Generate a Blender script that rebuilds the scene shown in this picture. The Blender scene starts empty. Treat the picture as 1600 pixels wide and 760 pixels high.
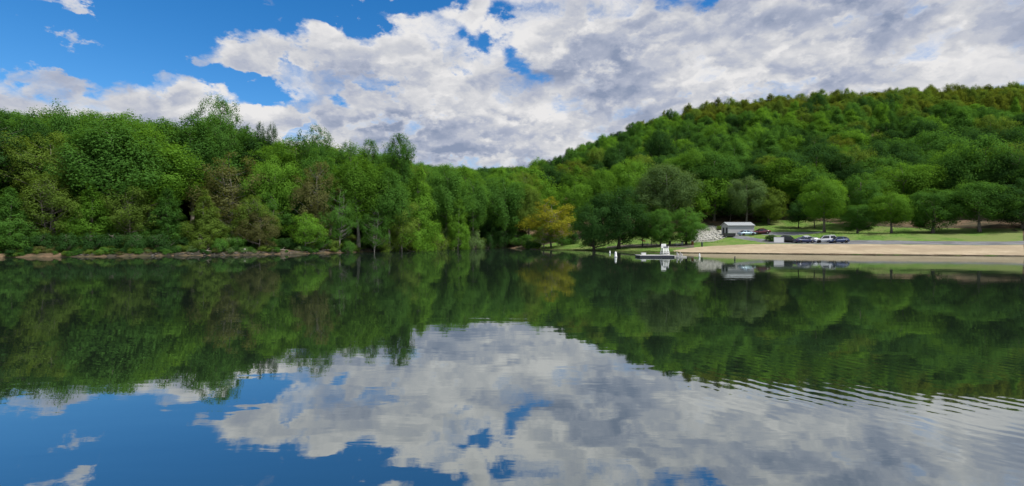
import bpy, math, random
import numpy as np
from math import radians as rad, pi

C = bpy.context.scene.collection
scene = bpy.context.scene
RNG = random.Random(7)

# ------------------------------------------------------------------ camera, world, sun, exposure
CAM_H, FPX, HZ = 2.6, 760.0, 376.0      # eye height above the lake, focal length and horizon row of the 1600x760 photograph
cam_d = bpy.data.cameras.new('camera')
cam_d.sensor_width = 36.0
cam_d.lens = 36.0 * FPX / 1600.0
cam_d.clip_start, cam_d.clip_end = 0.1, 5000
cam = bpy.data.objects.new('camera', cam_d)
C.objects.link(cam)
cam.location = (0, 0, CAM_H)
cam.rotation_euler = (rad(90) - math.atan((380 - HZ) / FPX), 0, 0)
scene.camera = cam
scene.view_settings.view_transform = 'Standard'
scene.view_settings.look = 'None'
scene.view_settings.exposure = 0.1
scene.view_settings.gamma = 1.0
scene.render.engine = 'CYCLES'
scene.cycles.use_denoising = True
scene.cycles.max_bounces = 6
scene.cycles.diffuse_bounces = 4
scene.cycles.glossy_bounces = 3
scene.cycles.transmission_bounces = 3
scene.cycles.transparent_max_bounces = 4

SUN_EL, SUN_AZ = 56.0, 122.0            # azimuth clockwise from +Y (the view direction)
sun_d = bpy.data.lights.new('sun', 'SUN')
sun_d.energy, sun_d.angle, sun_d.color = 5.0, rad(6), (1.0, 0.95, 0.88)
sun = bpy.data.objects.new('sun', sun_d)
C.objects.link(sun)
sun.rotation_euler = (rad(90 - SUN_EL), 0, rad(180 - SUN_AZ))


def azel(px, py):
    """a photograph pixel as azimuth and elevation in degrees"""
    u, v = (px - 800) / FPX, (HZ - py) / FPX
    return math.degrees(math.atan(u)), math.degrees(math.atan(v / math.hypot(1, u)))


class NT:
    """a thin helper round a node tree"""
    def __init__(self, tree):
        self.t = tree
        tree.nodes.clear()

    def n(self, kind, **kw):
        nd = self.t.nodes.new(kind)
        for k, v in kw.items():
            setattr(nd, k, v)
        return nd

    def l(self, a, b):
        self.t.links.new(a, b)

    def put(self, sock, v):
        if isinstance(v, bpy.types.NodeSocket):
            self.l(v, sock)
        elif v is not None:
            sock.default_value = v

    def math(self, op, a, b=None, c=None, clamp=False):
        m = self.n('ShaderNodeMath', operation=op, use_clamp=clamp)
        for i, v in enumerate((a, b, c)):
            self.put(m.inputs[i], v)
        return m.outputs[0]

    def vm(self, op, a, b=None, scale=None):
        m = self.n('ShaderNodeVectorMath', operation=op)
        self.put(m.inputs[0], a)
        if b is not None:
            self.put(m.inputs[1], b)
        if scale is not None:
            self.put(m.inputs['Scale'], scale)
        return m.outputs['Value'] if op in ('LENGTH', 'DOT_PRODUCT', 'DISTANCE') else m.outputs[0]

    def noise(self, vec, scale, detail=4, rough=0.55, dist=0.0, lac=2.0):
        m = self.n('ShaderNodeTexNoise')
        self.put(m.inputs['Vector'], vec)
        for k, v in (('Scale', scale), ('Detail', detail), ('Roughness', rough), ('Distortion', dist), ('Lacunarity', lac)):
            m.inputs[k].default_value = v
        return m.outputs[0]

    def ss(self, v, a, b, lo=0.0, hi=1.0):
        m = self.n('ShaderNodeMapRange', interpolation_type='SMOOTHSTEP')
        self.put(m.inputs[0], v)
        for i, q in enumerate((a, b, lo, hi)):
            m.inputs[i + 1].default_value = q
        return m.outputs[0]

    def mix(self, f, a, b, mode='MIX'):
        m = self.n('ShaderNodeMix', data_type='RGBA', blend_type=mode)
        self.put(m.inputs[0], f)
        for s, v in ((m.inputs[6], a), (m.inputs[7], b)):
            self.put(s, v if isinstance(v, bpy.types.NodeSocket) else tuple(v) + (1.0,))
        return m.outputs[2]


# ---- the sky: Nishita air with a broken deck of cloud
world = bpy.data.worlds.new('World')
scene.world = world
world.use_nodes = True
W = NT(world.node_tree)
sky = W.n('ShaderNodeTexSky', sky_type='NISHITA', sun_disc=False)
sky.sun_elevation, sky.sun_rotation = rad(SUN_EL), rad(SUN_AZ)
sky.air_density, sky.dust_density, sky.ozone_density, sky.altitude = 1.0, 0.3, 3.0, 100
tc = W.n('ShaderNodeTexCoord')
D = W.vm('NORMALIZE', tc.outputs['Generated'])
sx = W.n('ShaderNodeSeparateXYZ'); W.l(D, sx.inputs[0])
DX, DY, DZ = sx.outputs
EL = W.math('MULTIPLY', W.math('ARCSINE', DZ), 180 / pi)
AZ = W.math('MULTIPLY', W.math('ARCTAN2', DX, DY), 180 / pi)
cb = W.n('ShaderNodeCombineXYZ'); W.l(AZ, cb.inputs[0]); W.l(EL, cb.inputs[1])
AE = cb.outputs[0]
# cloud-deck coordinates: the ray meets a layer overhead, so clouds shrink and flatten towards the horizon
den = W.math('ADD', W.math('MAXIMUM', DZ, 0.0), 0.60)
dk = W.n('ShaderNodeCombineXYZ'); W.l(W.math('DIVIDE', DX, den), dk.inputs[0]); W.l(W.math('DIVIDE', DY, den), dk.inputs[1])
W.l(W.math('MULTIPLY', DZ, 1.0), dk.inputs[2])
DECK = W.vm('SCALE', dk.outputs[0], scale=1.6)
warp = W.n('ShaderNodeTexNoise'); W.l(DECK, warp.inputs['Vector'])
warp.inputs['Scale'].default_value = 4.5; warp.inputs['Detail'].default_value = 8; warp.inputs['Roughness'].default_value = 0.6
wv = W.vm('SUBTRACT', warp.outputs['Color'], (0.5, 0.5, 0.5))
DECKW = W.vm('ADD', DECK, W.vm('SCALE', wv, scale=0.30))
AEW = W.vm('ADD', AE, W.vm('SCALE', wv, scale=7.0))


def blob(px, py, rx, ry, amp, rot=0.0, vec=None):
    a, e = azel(px, py)
    u = (px - 800) / FPX
    kx = 57.3 / FPX / (1 + u * u)
    ky = 57.3 / FPX / math.sqrt(1 + u * u)
    mp = W.n('ShaderNodeMapping', vector_type='TEXTURE')
    W.l(vec or AEW, mp.inputs[0])
    mp.inputs['Location'].default_value = (a, e, 0)
    mp.inputs['Rotation'].default_value = (0, 0, rad(rot))
    mp.inputs['Scale'].default_value = (rx * kx, ry * ky, 1)
    return W.ss(W.vm('LENGTH', mp.outputs[0]), 0.35, 1.15, amp, 0.0)


def total(vals):
    s = vals[0]
    for v in vals[1:]:
        s = W.math('ADD', s, v)
    return s


big = W.noise(DECKW, 2.6, 8, 0.6)
fine = W.noise(DECKW, 9.0, 7, 0.62)
BLUE = [(250, 40, 190, 75, -0.85), (400, 0, 240, 44, -0.8), (610, 14, 130, 34, -0.62), (385, 132, 112, 26, -0.75, -11), (130, 90, 190, 80, -0.5),
        (782, 40, 44, 34, -0.5), (818, 104, 34, 18, -0.42, -30), (842, 130, 28, 12, -0.36), (1105, -4, 36, 18, -0.5), (1040, -4, 36, 18, -0.4),
        (745, 70, 60, 14, -0.34, -12), (600, -130, 420, 90, -0.42), (528, 152, 26, 12, -0.40), (60, 40, 260, 110, -0.3), (690, 5, 60, 22, -0.3)]
CLOUD = [(360, -14, 150, 16, 0.75, -4), (590, 112, 235, 56, 0.7, -4), (400, 90, 110, 30, 0.85, -3), (372, 198, 250, 50, 0.9, -5), (700, 215, 260, 70, 0.45), (497, 42, 40, 11, 0.42, -10),
         (700, 28, 70, 16, 0.36), (610, 28, 36, 8, 0.30, -8), (750, 22, 26, 26, 0.3), (1150, 90, 420, 130, 0.35), (940, 60, 130, 90, 0.3), (60, 250, 250, 60, 0.35)]
dens = total([W.math('MULTIPLY', W.math('SUBTRACT', big, 0.5), 1.05), W.math('MULTIPLY', W.math('SUBTRACT', fine, 0.5), 0.62)]
             + [blob(*b) for b in BLUE] + [blob(*b) for b in CLOUD])
dens = W.math('ADD', dens, 0.16)
cover = W.ss(dens, -0.17, 0.30)
thick = W.ss(dens, 0.05, 0.75)
# light and shade inside the cloud: lumps lit from above
sh1 = W.noise(W.vm('MULTIPLY', DECKW, (1.0, 1.25, 1.0)), 2.1, 5, 0.50)
sh2 = W.noise(W.vm('ADD', W.vm('MULTIPLY', DECKW, (1.0, 1.25, 1.0)), (0.0, 0.06, 0.0)), 2.1, 5, 0.50)
relief = W.math('MULTIPLY', W.math('SUBTRACT', sh1, sh2), 3.8)
DARK = [(1120, 80, 380, 130, 0.30), (1480, 90, 300, 130, 0.25), (560, 108, 120, 26, 0.12), (700, 210, 210, 44, 0.62, -2), (600, 190, 110, 30, 0.25), (900, 100, 110, 110, 0.26, 20), (1010, 190, 190, 36, 0.26), (1240, 20, 160, 30, 0.26), (1180, 140, 150, 20, 0.22),
        (640, 84, 90, 22, 0.16), (800, 240, 120, 26, 0.2), (1010, 40, 60, 26, 0.16), (1130, 55, 60, 20, 0.16)]
LIT = [(480, 110, 130, 40, -0.16), (790, 190, 60, 14, -0.34, 14), (860, 165, 60, 22, -0.26, 25), (1095, 140, 22, 34, -0.3, -30), (1080, 95, 60, 18, -0.3, 20), (1030, 45, 50, 12, -0.34), (1210, 88, 110, 10, -0.34, 12),
       (1250, 128, 60, 8, -0.25), (405, 172, 130, 12, -0.30, -7), (730, 50, 80, 26, -0.12), (760, 256, 70, 8, -0.3)]
lum = total([W.math('MULTIPLY', thick, 0.22), W.math('MULTIPLY', W.math('SUBTRACT', 0.52, sh1), 1.9), W.math('MULTIPLY', relief, -1.0)]
            + [blob(*b) for b in DARK] + [blob(*b) for b in LIT])
lum = W.math('MULTIPLY_ADD', lum, 0.86, 0.19)
ramp = W.n('ShaderNodeValToRGB')
W.l(lum, ramp.inputs[0])
e = ramp.color_ramp.elements
e[0].position, e[0].color = 0.0, (0.77, 0.76, 0.76, 1)
e[1].position, e[1].color = 1.0, (0.24, 0.29, 0.41, 1)
m = e.new(0.33); m.color = (0.58, 0.59, 0.625, 1)
m = e.new(0.62); m.color = (0.40, 0.435, 0.535, 1)
air = W.n('ShaderNodeHueSaturation')
air.inputs['Saturation'].default_value = 1.38
W.l(sky.outputs[0], air.inputs['Color'])
air_s = W.vm('MULTIPLY', air.outputs[0], (0.124, 0.134, 0.142))
final = W.mix(cover, air_s, ramp.outputs[0])
bg = W.n('ShaderNodeBackground'); W.l(final, bg.inputs['Color'])
bg.inputs['Strength'].default_value = 1.0
wo = W.n('ShaderNodeOutputWorld'); W.l(bg.outputs[0], wo.inputs[0])
world.cycles.sampling_method = 'MANUAL'
world.cycles.sample_map_resolution = 512

# ------------------------------------------------------------------ small helpers


def mat(name):
    m = bpy.data.materials.new(name)
    m.use_nodes = True
    return m, NT(m.node_tree)


def principled(T, color, rough=0.7, metal=0.0, normal=None, spec=None):
    b = T.n('ShaderNodeBsdfPrincipled')
    T.put(b.inputs['Base Color'], color if isinstance(color, bpy.types.NodeSocket) else tuple(color) + (1.0,))
    T.put(b.inputs['Roughness'], rough)
    b.inputs['Metallic'].default_value = metal
    if spec is not None:
        b.inputs['Specular IOR Level'].default_value = spec
    if normal is not None:
        T.l(normal, b.inputs['Normal'])
    o = T.n('ShaderNodeOutputMaterial')
    T.l(b.outputs[0], o.inputs[0])
    return b


def bump(T, h, strength, dist):
    b = T.n('ShaderNodeBump')
    b.inputs['Strength'].default_value = strength
    b.inputs['Distance'].default_value = dist
    T.l(h, b.inputs['Height'])
    return b.outputs[0]


def flat_mat(name, c, rough=0.6, metal=0.0, var=0.18, scale=4.0, coat=0.0):
    m, T = mat(name)
    t = T.n('ShaderNodeTexCoord')
    f = T.noise(t.outputs['Object'], scale, 5, 0.6)
    col = T.mix(f, [q * (1 - var) for q in c], [min(1, q * (1 + var)) for q in c])
    b = principled(T, col, rough, metal)
    b.inputs['Coat Weight'].default_value = coat
    b.inputs['Coat Roughness'].default_value = 0.06
    return m


def ground_mat(name, cols, scale, bump_d=0.03, rough=0.95, stripe=None):
    """a mottled ground of two or three real colours"""
    m, T = mat(name)
    g = T.n('ShaderNodeNewGeometry').outputs['Position']
    a = T.noise(g, scale, 8, 0.65)
    b_ = T.noise(g, scale * 0.17, 4, 0.55)
    c = T.noise(g, scale * 6, 4, 0.6)
    col = T.mix(T.ss(a, 0.35, 0.65), cols[0], cols[1])
    if len(cols) > 2:
        col = T.mix(T.ss(b_, 0.42, 0.62), col, cols[2])
    col = T.mix(T.ss(c, 0.3, 0.75, 0.0, 0.35), col, [q * 0.5 for q in cols[0]])
    principled(T, col, rough, normal=bump(T, c, 0.8, bump_d), spec=0.2)
    return m


def leaf_mat(name, c, alt, var=0.30):
    """leaves: every clump and every tree its own tint, light coming through the blade"""
    m, T = mat(name)
    at = T.n('ShaderNodeAttribute', attribute_name='tint')
    oi = T.n('ShaderNodeObjectInfo')
    f = T.math('ADD', T.math('MULTIPLY', at.outputs['Fac'], 0.62), T.math('MULTIPLY', oi.outputs['Random'], 0.38))
    col = T.mix(f, [q * (1 - var) for q in c], alt)
    df = T.n('ShaderNodeBsdfDiffuse'); T.l(col, df.inputs[0])
    tr = T.n('ShaderNodeBsdfTranslucent')
    T.l(T.mix(1.0, col, (1.15, 1.1, 0.55), 'MULTIPLY'), tr.inputs[0])
    mx = T.n('ShaderNodeMixShader'); mx.inputs[0].default_value = 0.5
    T.l(df.outputs[0], mx.inputs[1]); T.l(tr.outputs[0], mx.inputs[2])
    o = T.n('ShaderNodeOutputMaterial'); T.l(mx.outputs[0], o.inputs[0])
    return m


def bark_mat(name, c, c2):
    m, T = mat(name)
    t = T.n('ShaderNodeTexCoord')
    v = T.vm('MULTIPLY', t.outputs['Object'], (1, 1, 0.18))
    a = T.noise(v, 7, 6, 0.7)
    principled(T, T.mix(T.ss(a, 0.35, 0.65), c, c2), 0.9, normal=bump(T, a, 0.8, 0.05), spec=0.2)
    return m


class MB:
    """collects shapes into ONE mesh"""
    def __init__(self):
        self.v, self.f, self.s = [], [], []

    def add(self, vs, fs, smooth=False):
        k = len(self.v)
        self.v += [tuple(p) for p in vs]
        self.f += [tuple(i + k for i in f) for f in fs]
        self.s += [smooth] * len(fs)
        return self

    def box(self, cx, cy, cz, dx, dy, dz, rz=0.0, taper=1.0, ry=0.0):
        vs = []
        for z, t in ((-0.5, 1.0), (0.5, taper)):
            for x, y in ((-0.5, -0.5), (0.5, -0.5), (0.5, 0.5), (-0.5, 0.5)):
                X, Y, Z = x * dx * t, y * dy * t, z * dz
                X, Z = X * math.cos(ry) + Z * math.sin(ry), -X * math.sin(ry) + Z * math.cos(ry)
                vs.append((cx + X * math.cos(rz) - Y * math.sin(rz), cy + X * math.sin(rz) + Y * math.cos(rz), cz + Z))
        return self.add(vs, [(3, 2, 1, 0), (4, 5, 6, 7), (0, 1, 5, 4), (1, 2, 6, 5), (2, 3, 7, 6), (3, 0, 4, 7)])

    def tube(self, pts, radii, n=6, cap=True):
        pts = np.asarray(pts, float)
        k = len(pts)
        tan = np.gradient(pts, axis=0)
        tan /= np.linalg.norm(tan, axis=1)[:, None] + 1e-9
        ref = np.array([1.0, 0.0, 0.0]) if abs(tan[0][0]) < 0.8 else np.array([0.0, 1.0, 0.0])
        vs = []
        for p, t, r in zip(pts, tan, radii):
            a = np.cross(t, ref); a /= np.linalg.norm(a) + 1e-9
            b = np.cross(t, a)
            for i in range(n):
                w = 2 * pi * i / n
                vs.append(p + r * (math.cos(w) * a + math.sin(w) * b))
        fs = [(j * n + i, j * n + (i + 1) % n, (j + 1) * n + (i + 1) % n, (j + 1) * n + i) for j in range(k - 1) for i in range(n)]
        if cap:
            fs += [tuple(range(n))[::-1], tuple((k - 1) * n + i for i in range(n))]
        return self.add(vs, fs, True)

    def bar(self, a, b, r, n=6):
        return self.tube([a, b], [r, r], n)

    def lathe(self, prof, n=12, ox=0, oy=0, oz=0):
        vs = [(ox + r * math.cos(2 * pi * i / n), oy + r * math.sin(2 * pi * i / n), oz + z) for r, z in prof for i in range(n)]
        k = len(prof)
        fs = [(j * n + i, j * n + (i + 1) % n, (j + 1) * n + (i + 1) % n, (j + 1) * n + i) for j in range(k - 1) for i in range(n)]
        fs += [tuple(range(n))[::-1], tuple((k - 1) * n + i for i in range(n))]
        return self.add(vs, fs, True)

    def disc_y(self, cx, cy, cz, r, w, n=14, inner=0.0):
        """a wheel-like cylinder whose axis is y"""
        vs, k = [], n
        for y, rr in ((-w / 2, r * 0.93), (-w / 2 * 0.8, r), (w / 2 * 0.8, r), (w / 2, r * 0.93)):
            for i in range(n):
                a = 2 * pi * i / n
                vs.append((cx + rr * math.cos(a), cy + y, cz + rr * math.sin(a)))
        fs = [(j * n + i, j * n + (i + 1) % n, (j + 1) * n + (i + 1) % n, (j + 1) * n + i) for j in range(3) for i in range(n)]
        fs += [tuple(range(n)), tuple(3 * n + i for i in range(n))[::-1]]
        return self.add(vs, fs, True)

    def rock(self, cx, cy, cz, r, rng, flat=0.65):
        import itertools
        ico = []
        t = (1 + 5 ** .5) / 2
        for a in (-1, 1):
            for b in (-t, t):
                ico += [(a, b, 0), (0, a, b), (b, 0, a)]
        ico = np.array(ico) / math.hypot(1, t)
        F = [f for f in itertools.combinations(range(12), 3)
             if all(abs(np.linalg.norm(ico[f[i]] - ico[f[j]]) - 1.0515) < 0.01 for i, j in ((0, 1), (1, 2), (0, 2)))]
        out = []
        for f in F:
            a, b, c = (ico[i] for i in f)
            out.append(f if np.dot(np.cross(b - a, c - a), a) > 0 else f[::-1])
        s = np.array([rng.uniform(.75, 1.25), rng.uniform(.75, 1.25), flat * rng.uniform(.75, 1.25)])
        rz = rng.uniform(0, pi)
        vs = []
        for p in ico:
            q = p * s * r * rng.uniform(0.8, 1.15)
            vs.append((cx + q[0] * math.cos(rz) - q[1] * math.sin(rz), cy + q[0] * math.sin(rz) + q[1] * math.cos(rz), cz + q[2]))
        return self.add(vs, out)

    def build(self, name, m=None, parent=None, link=True):
        me = bpy.data.meshes.new(name)
        me.from_pydata(self.v, [], self.f)
        me.polygons.foreach_set('use_smooth', self.s)
        if m:
            me.materials.append(m)
        o = bpy.data.objects.new(name, me)
        if link:
            C.objects.link(o)
        if parent:
            o.parent = parent
        return o


def tag(o, label=None, cat=None, group=None, kind=None):
    for k, v in (('label', label), ('category', cat), ('group', group), ('kind', kind)):
        if v:
            o[k] = v
    return o


def empty(name, loc=(0, 0, 0), rz=0.0, label=None, cat=None, group=None):
    o = bpy.data.objects.new(name, None)
    C.objects.link(o)
    o.location, o.rotation_euler = loc, (0, 0, rz)
    o.empty_display_size = 0.3
    return tag(o, label, cat, group)


def copy_tree(o, parent=None):
    kids = [c for c in bpy.data.objects if c.parent == o]
    c = o.copy()
    C.objects.link(c)
    if parent:
        c.parent = parent
    for k in kids:
        copy_tree(k, c)
    return c


# ------------------------------------------------------------------ the land
def P(px, Y):
    return ((px - 800) / FPX * Y, Y)


shore_px = [(0, 402.5), (150, 401.5), (250, 400.3), (294, 399.7), (345, 399.4), (390, 398.8), (425, 397.6), (460, 397.2), (500, 396.0), (540, 395.3),
            (575, 393.8), (610, 393.1), (640, 392.0), (672, 390.4), (700, 389.5), (730, 388.6), (760, 388.1), (795, 387.9), (820, 388.7), (829, 389.8),
            (842, 390.2), (870, 390.6), (905, 391.4), (935, 392.4), (960, 393.0), (1000, 394.3), (1040, 395.1), (1090, 395.8), (1150, 396.4),
            (1200, 397.0), (1260, 397.6), (1307, 398.0), (1400, 399.0), (1600, 400.5)]
shore = [P(px, FPX * CAM_H / (py - HZ)) for px, py in shore_px]
lake_poly = np.array(shore + [(101, 62), (112, 35), (116, 5), (100, -40), (45, -72), (-45, -72), (-92, -40), (-104, 0), (-98, 30), (-88, 55)])


def signed_d(X, Yv):
    """distance to the shoreline, positive on land"""
    shp = X.shape
    p = np.stack([X.ravel(), Yv.ravel()], 1)
    best = np.full(len(p), 1e9)
    inside = np.zeros(len(p), bool)
    n = len(lake_poly)
    for i in range(n):
        a, b = lake_poly[i], lake_poly[(i + 1) % n]
        ab = b - a
        t = np.clip(((p - a) @ ab) / (ab @ ab), 0, 1)
        q = a + t[:, None] * ab
        best = np.minimum(best, np.hypot(*(p - q).T))
        c = (a[1] > p[:, 1]) != (b[1] > p[:, 1])
        with np.errstate(divide='ignore', invalid='ignore'):
            xi = (b[0] - a[0]) * (p[:, 1] - a[1]) / (b[1] - a[1]) + a[0]
        inside ^= c & (p[:, 0] < xi)
    return np.where(inside, -best, best).reshape(shp)


def sstep(a, b, x):
    t = np.clip((x - a) / (b - a), 0, 1)
    return t * t * (3 - 2 * t)


def height(X, Yv):
    d = signed_d(X, Yv)
    wig = 0.35 * np.sin(X * 0.9 + 1.3 * np.sin(Yv * 0.4)) + 0.25 * np.sin(X * 2.1 + Yv * 1.3)
    dl = d + wig * 0.7
    zl = np.interp(dl, [-40, -3, 0, 0.7, 5, 15, 40, 90, 200], [-4, -0.7, -0.02, 0.55, 0.95, 2.2, 7, 15, 24])
    zr = np.interp(d, [-40, -3, 0, 3, 15, 20, 27, 33.5, 42, 56, 75, 120], [-4, -0.5, -0.01, 0.26, 1.40, 1.85, 2.3, 4.2, 4.9, 7.2, 9.5, 12])
    w = sstep(0, 13, X)
    z = zl * (1 - w) + zr * w
    R = np.interp(X, [-500, -200, -100, -40, 0, 46, 100, 158, 263, 420, 900], [6, 6, 8, 14, 27, 47, 72, 90, 98, 104, 110])
    t = np.clip((Yv - 152) / 255, 0, 1)
    S = 0.45 * t + 0.55 * t * t * (3 - 2 * t)
    z = z + R * S
    far = np.clip(d - 12, 0, 40) / 40
    z = z + far * (1.1 * np.sin(X * .05 + 1) * np.sin(Yv * .06) + .35 * np.sin(X * .21 + Yv * .13))
    z = z + np.clip(d, 0, 1) * 0.05 * np.sin(X * 1.7) * np.sin(Yv * 1.3 + X)
    return z, d


def axis(a, b, step, lo, hi, grow=1.22):
    c = list(np.arange(a, b + 1e-6, step))
    s, x = step, b
    while x < hi:
        s *= grow; x += min(s, 60); c.append(x)
    s, x = step, a
    while x > lo:
        s *= grow; x -= min(s, 60); c.insert(0, x)
    return np.array(c)


GX = axis(-105, 112, 1.0, -1000, 1000)
GY = axis(66, 178, 0.8, -220, 1100)
GXX, GYY = np.meshgrid(GX, GY)
GZ, GD = height(GXX, GYY)


def ground(x, y):
    i = int(np.clip(np.searchsorted(GX, x) - 1, 0, len(GX) - 2))
    j = int(np.clip(np.searchsorted(GY, y) - 1, 0, len(GY) - 2))
    u = (x - GX[i]) / (GX[i + 1] - GX[i]); v = (y - GY[j]) / (GY[j + 1] - GY[j])
    return float((GZ[j, i] * (1 - u) + GZ[j, i + 1] * u) * (1 - v) + (GZ[j + 1, i] * (1 - u) + GZ[j + 1, i + 1] * u) * v)


def hit(px, py, y0=70):
    """where the sight line through a photograph pixel meets the land"""
    Y = y0
    while Y < 420:
        x = (px - 800) / FPX * Y
        if ground(x, Y) >= CAM_H + (HZ - py) / FPX * Y and ground(x, Y) > 0.02:
            return x, Y, ground(x, Y)
        Y += 0.25
    return (px - 800) / FPX * 160, 160, ground((px - 800) / FPX * 160, 160)


def grid_mesh(name, xs, ys, zs, m):
    ny, nx = zs.shape
    v = np.stack([np.broadcast_to(xs, zs.shape), np.broadcast_to(ys, zs.shape), zs], 2).reshape(-1, 3)
    idx = np.arange(ny * nx).reshape(ny, nx)
    q = np.stack([idx[:-1, :-1], idx[:-1, 1:], idx[1:, 1:], idx[1:, :-1]], 2).reshape(-1, 4)
    me = arrays_mesh(name, v, q)
    me.polygons.foreach_set('use_smooth', np.ones(len(q), bool))
    me.materials.append(m)
    o = bpy.data.objects.new(name, me)
    C.objects.link(o)
    return o


def arrays_mesh(name, v, q):
    me = bpy.data.meshes.new(name)
    k = q.shape[1]
    me.vertices.add(len(v)); me.vertices.foreach_set('co', np.ascontiguousarray(v, dtype=np.float32).ravel())
    me.loops.add(q.size); me.loops.foreach_set('vertex_index', np.ascontiguousarray(q, dtype=np.int32).ravel())
    me.polygons.add(len(q))
    me.polygons.foreach_set('loop_start', np.arange(0, q.size, k, dtype=np.int32))
    me.polygons.foreach_set('loop_total', np.full(len(q), k, dtype=np.int32))
    me.update(calc_edges=True)
    return me


M = {}
M['litter'] = ground_mat('forest_floor', [(0.11, 0.075, 0.045), (0.19, 0.13, 0.08), (0.06, 0.055, 0.03)], 1.6, 0.06)
M['earth'] = ground_mat('bare_bank_earth', [(0.050, 0.043, 0.032), (0.110, 0.090, 0.062), (0.036, 0.033, 0.024)], 1.1, 0.06)
M['grass'] = ground_mat('lawn_grass', [(0.078, 0.158, 0.024), (0.125, 0.215, 0.036), (0.165, 0.205, 0.062)], 0.9, 0.08)
M['sand'] = ground_mat('beach_sand', [(0.34, 0.275, 0.18), (0.44, 0.36, 0.245), (0.30, 0.24, 0.16)], 0.5, 0.05)
M['asphalt'] = ground_mat('old_asphalt', [(0.15, 0.155, 0.165), (0.20, 0.205, 0.215), (0.12, 0.125, 0.13)], 2.0, 0.01)
M['gravel'] = ground_mat('pale_gravel', [(0.26, 0.26, 0.235), (0.38, 0.375, 0.335), (0.17, 0.18, 0.12)], 2.4, 0.05)
M['shade_earth'] = ground_mat('shaded_worn_earth', [(0.10, 0.085, 0.07), (0.15, 0.13, 0.10), (0.08, 0.075, 0.06)], 2.0, 0.03)  # worn soil, with the shade of the trees put into its dark colour

gnd = grid_mesh('ground', GX[None, :], GY[:, None], GZ, M['litter'])
tag(gnd, 'leaf covered ground rising from the lake into the wooded hills', kind='structure')


def strip(name, lower, upper, m, lift, nx=60, ny=14, label=None, ragged=0.0):
    """a sheet of ground between two pixel lines, laid on the land"""
    lx, ly = zip(*lower)
    ux, uy = zip(*upper)
    v = np.zeros((ny + 1, nx + 1, 3))
    r = random.Random(len(name))
    la = [hit(px, py) if py else None for px, py in lower]
    ua = [hit(px, py) for px, py in upper]

    def at(pts, t):
        t *= len(pts) - 1
        i = min(int(t), len(pts) - 2); f = t - i
        return np.array(pts[i][:2]) * (1 - f) + np.array(pts[i + 1][:2]) * f
    for i in range(nx + 1):
        a, b = at(la, i / nx), at(ua, i / nx)
        j0, j1 = (r.uniform(-ragged, ragged) for _ in (0, 1))
        for j in range(ny + 1):
            p = a + (b - a) * (j / ny)
            p[1] += j0 * (1 - j / ny) + j1 * j / ny
            edge = 0.6 if j in (0, ny) or i in (0, nx) else 1.0
            v[j, i] = (p[0], p[1], ground(p[0], p[1]) + lift * edge)
    o = grid_mesh(name, v[:, :, 0], v[:, :, 1], v[:, :, 2], m)
    return tag(o, label, kind='structure')


def shore_at(px):
    return float(np.interp(px, [a for a, _ in shore_px], [b for _, b in shore_px]))


def shore_line(xs, off=0.0):
    return [(x, shore_at(x) - off) for x in xs]


# the lake
m, T = mat('lake_water')
pos = T.n('ShaderNodeNewGeometry').outputs['Position']
sp = T.n('ShaderNodeSeparateXYZ'); T.l(pos, sp.inputs[0])
long_w = T.noise(T.vm('MULTIPLY', pos, (0.16, 0.62, 1)), 1.0, 3, 0.5, 0.4)
small_w = T.noise(T.vm('MULTIPLY', pos, (0.9, 2.6, 1)), 1.0, 3, 0.5, 0.3)
ctr = T.vm('SUBTRACT', pos, (19.0, 1.5, 0.0))
wave = T.n('ShaderNodeTexWave', wave_type='BANDS', bands_direction='X', wave_profile='SIN')
wr = T.n('ShaderNodeMapping'); T.l(pos, wr.inputs[0]); wr.inputs['Rotation'].default_value = (0, 0, rad(-38))
T.l(wr.outputs[0], wave.inputs[0])
for k, v_ in (('Scale', 1.05), ('Distortion', 4.5), ('Detail', 2.6), ('Detail Scale', 1.2)):
    wave.inputs[k].default_value = v_
patch = T.noise(T.vm('MULTIPLY', pos, (0.28, 0.28, 0)), 1.0, 2)
gust = T.math('MULTIPLY', T.ss(patch, 0.35, 0.6), T.ss(T.vm('LENGTH', T.vm('MULTIPLY', T.vm('SUBTRACT', pos, (8.5, 8.0, 0)), (1 / 8.0, 1 / 6.0, 0))), 0.2, 1.0, 1.0, 0.0))
hgt = total_h = T.math('ADD', T.math('MULTIPLY', long_w, 0.0046), T.math('MULTIPLY', small_w, 0.0010))
hgt = T.math('ADD', hgt, T.math('MULTIPLY', T.math('MULTIPLY', wave.outputs['Fac'], gust), 0.0009))
nrm = bump(T, hgt, 1.0, 1.0)
lw = T.n('ShaderNodeLayerWeight'); lw.inputs['Blend'].default_value = 0.5
refl = T.ss(lw.outputs['Facing'], 0.35, 0.99, 0.40, 0.64)
gl = T.n('ShaderNodeBsdfGlossy'); gl.inputs['Roughness'].default_value = 0.016
gl.inputs['Color'].default_value = (0.93, 0.97, 0.96, 1); T.l(nrm, gl.inputs['Normal'])
df = T.n('ShaderNodeBsdfDiffuse'); df.inputs[0].default_value = (0.010, 0.017, 0.011, 1)
mx = T.n('ShaderNodeMixShader'); T.l(refl, mx.inputs[0]); T.l(df.outputs[0], mx.inputs[1]); T.l(gl.outputs[0], mx.inputs[2])
o_ = T.n('ShaderNodeOutputMaterial'); T.l(mx.outputs[0], o_.inputs[0])
M['water'] = m
me = bpy.data.meshes.new('lake')
me.from_pydata([(-125, -95, 0), (135, -95, 0), (135, 185, 0), (-125, 185, 0)], [], [(0, 1, 2, 3)])
me.materials.append(m)
lake = bpy.data.objects.new('lake', me); C.objects.link(lake)
tag(lake, 'calm dark lake mirroring the woods and clouds', kind='structure')

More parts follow.
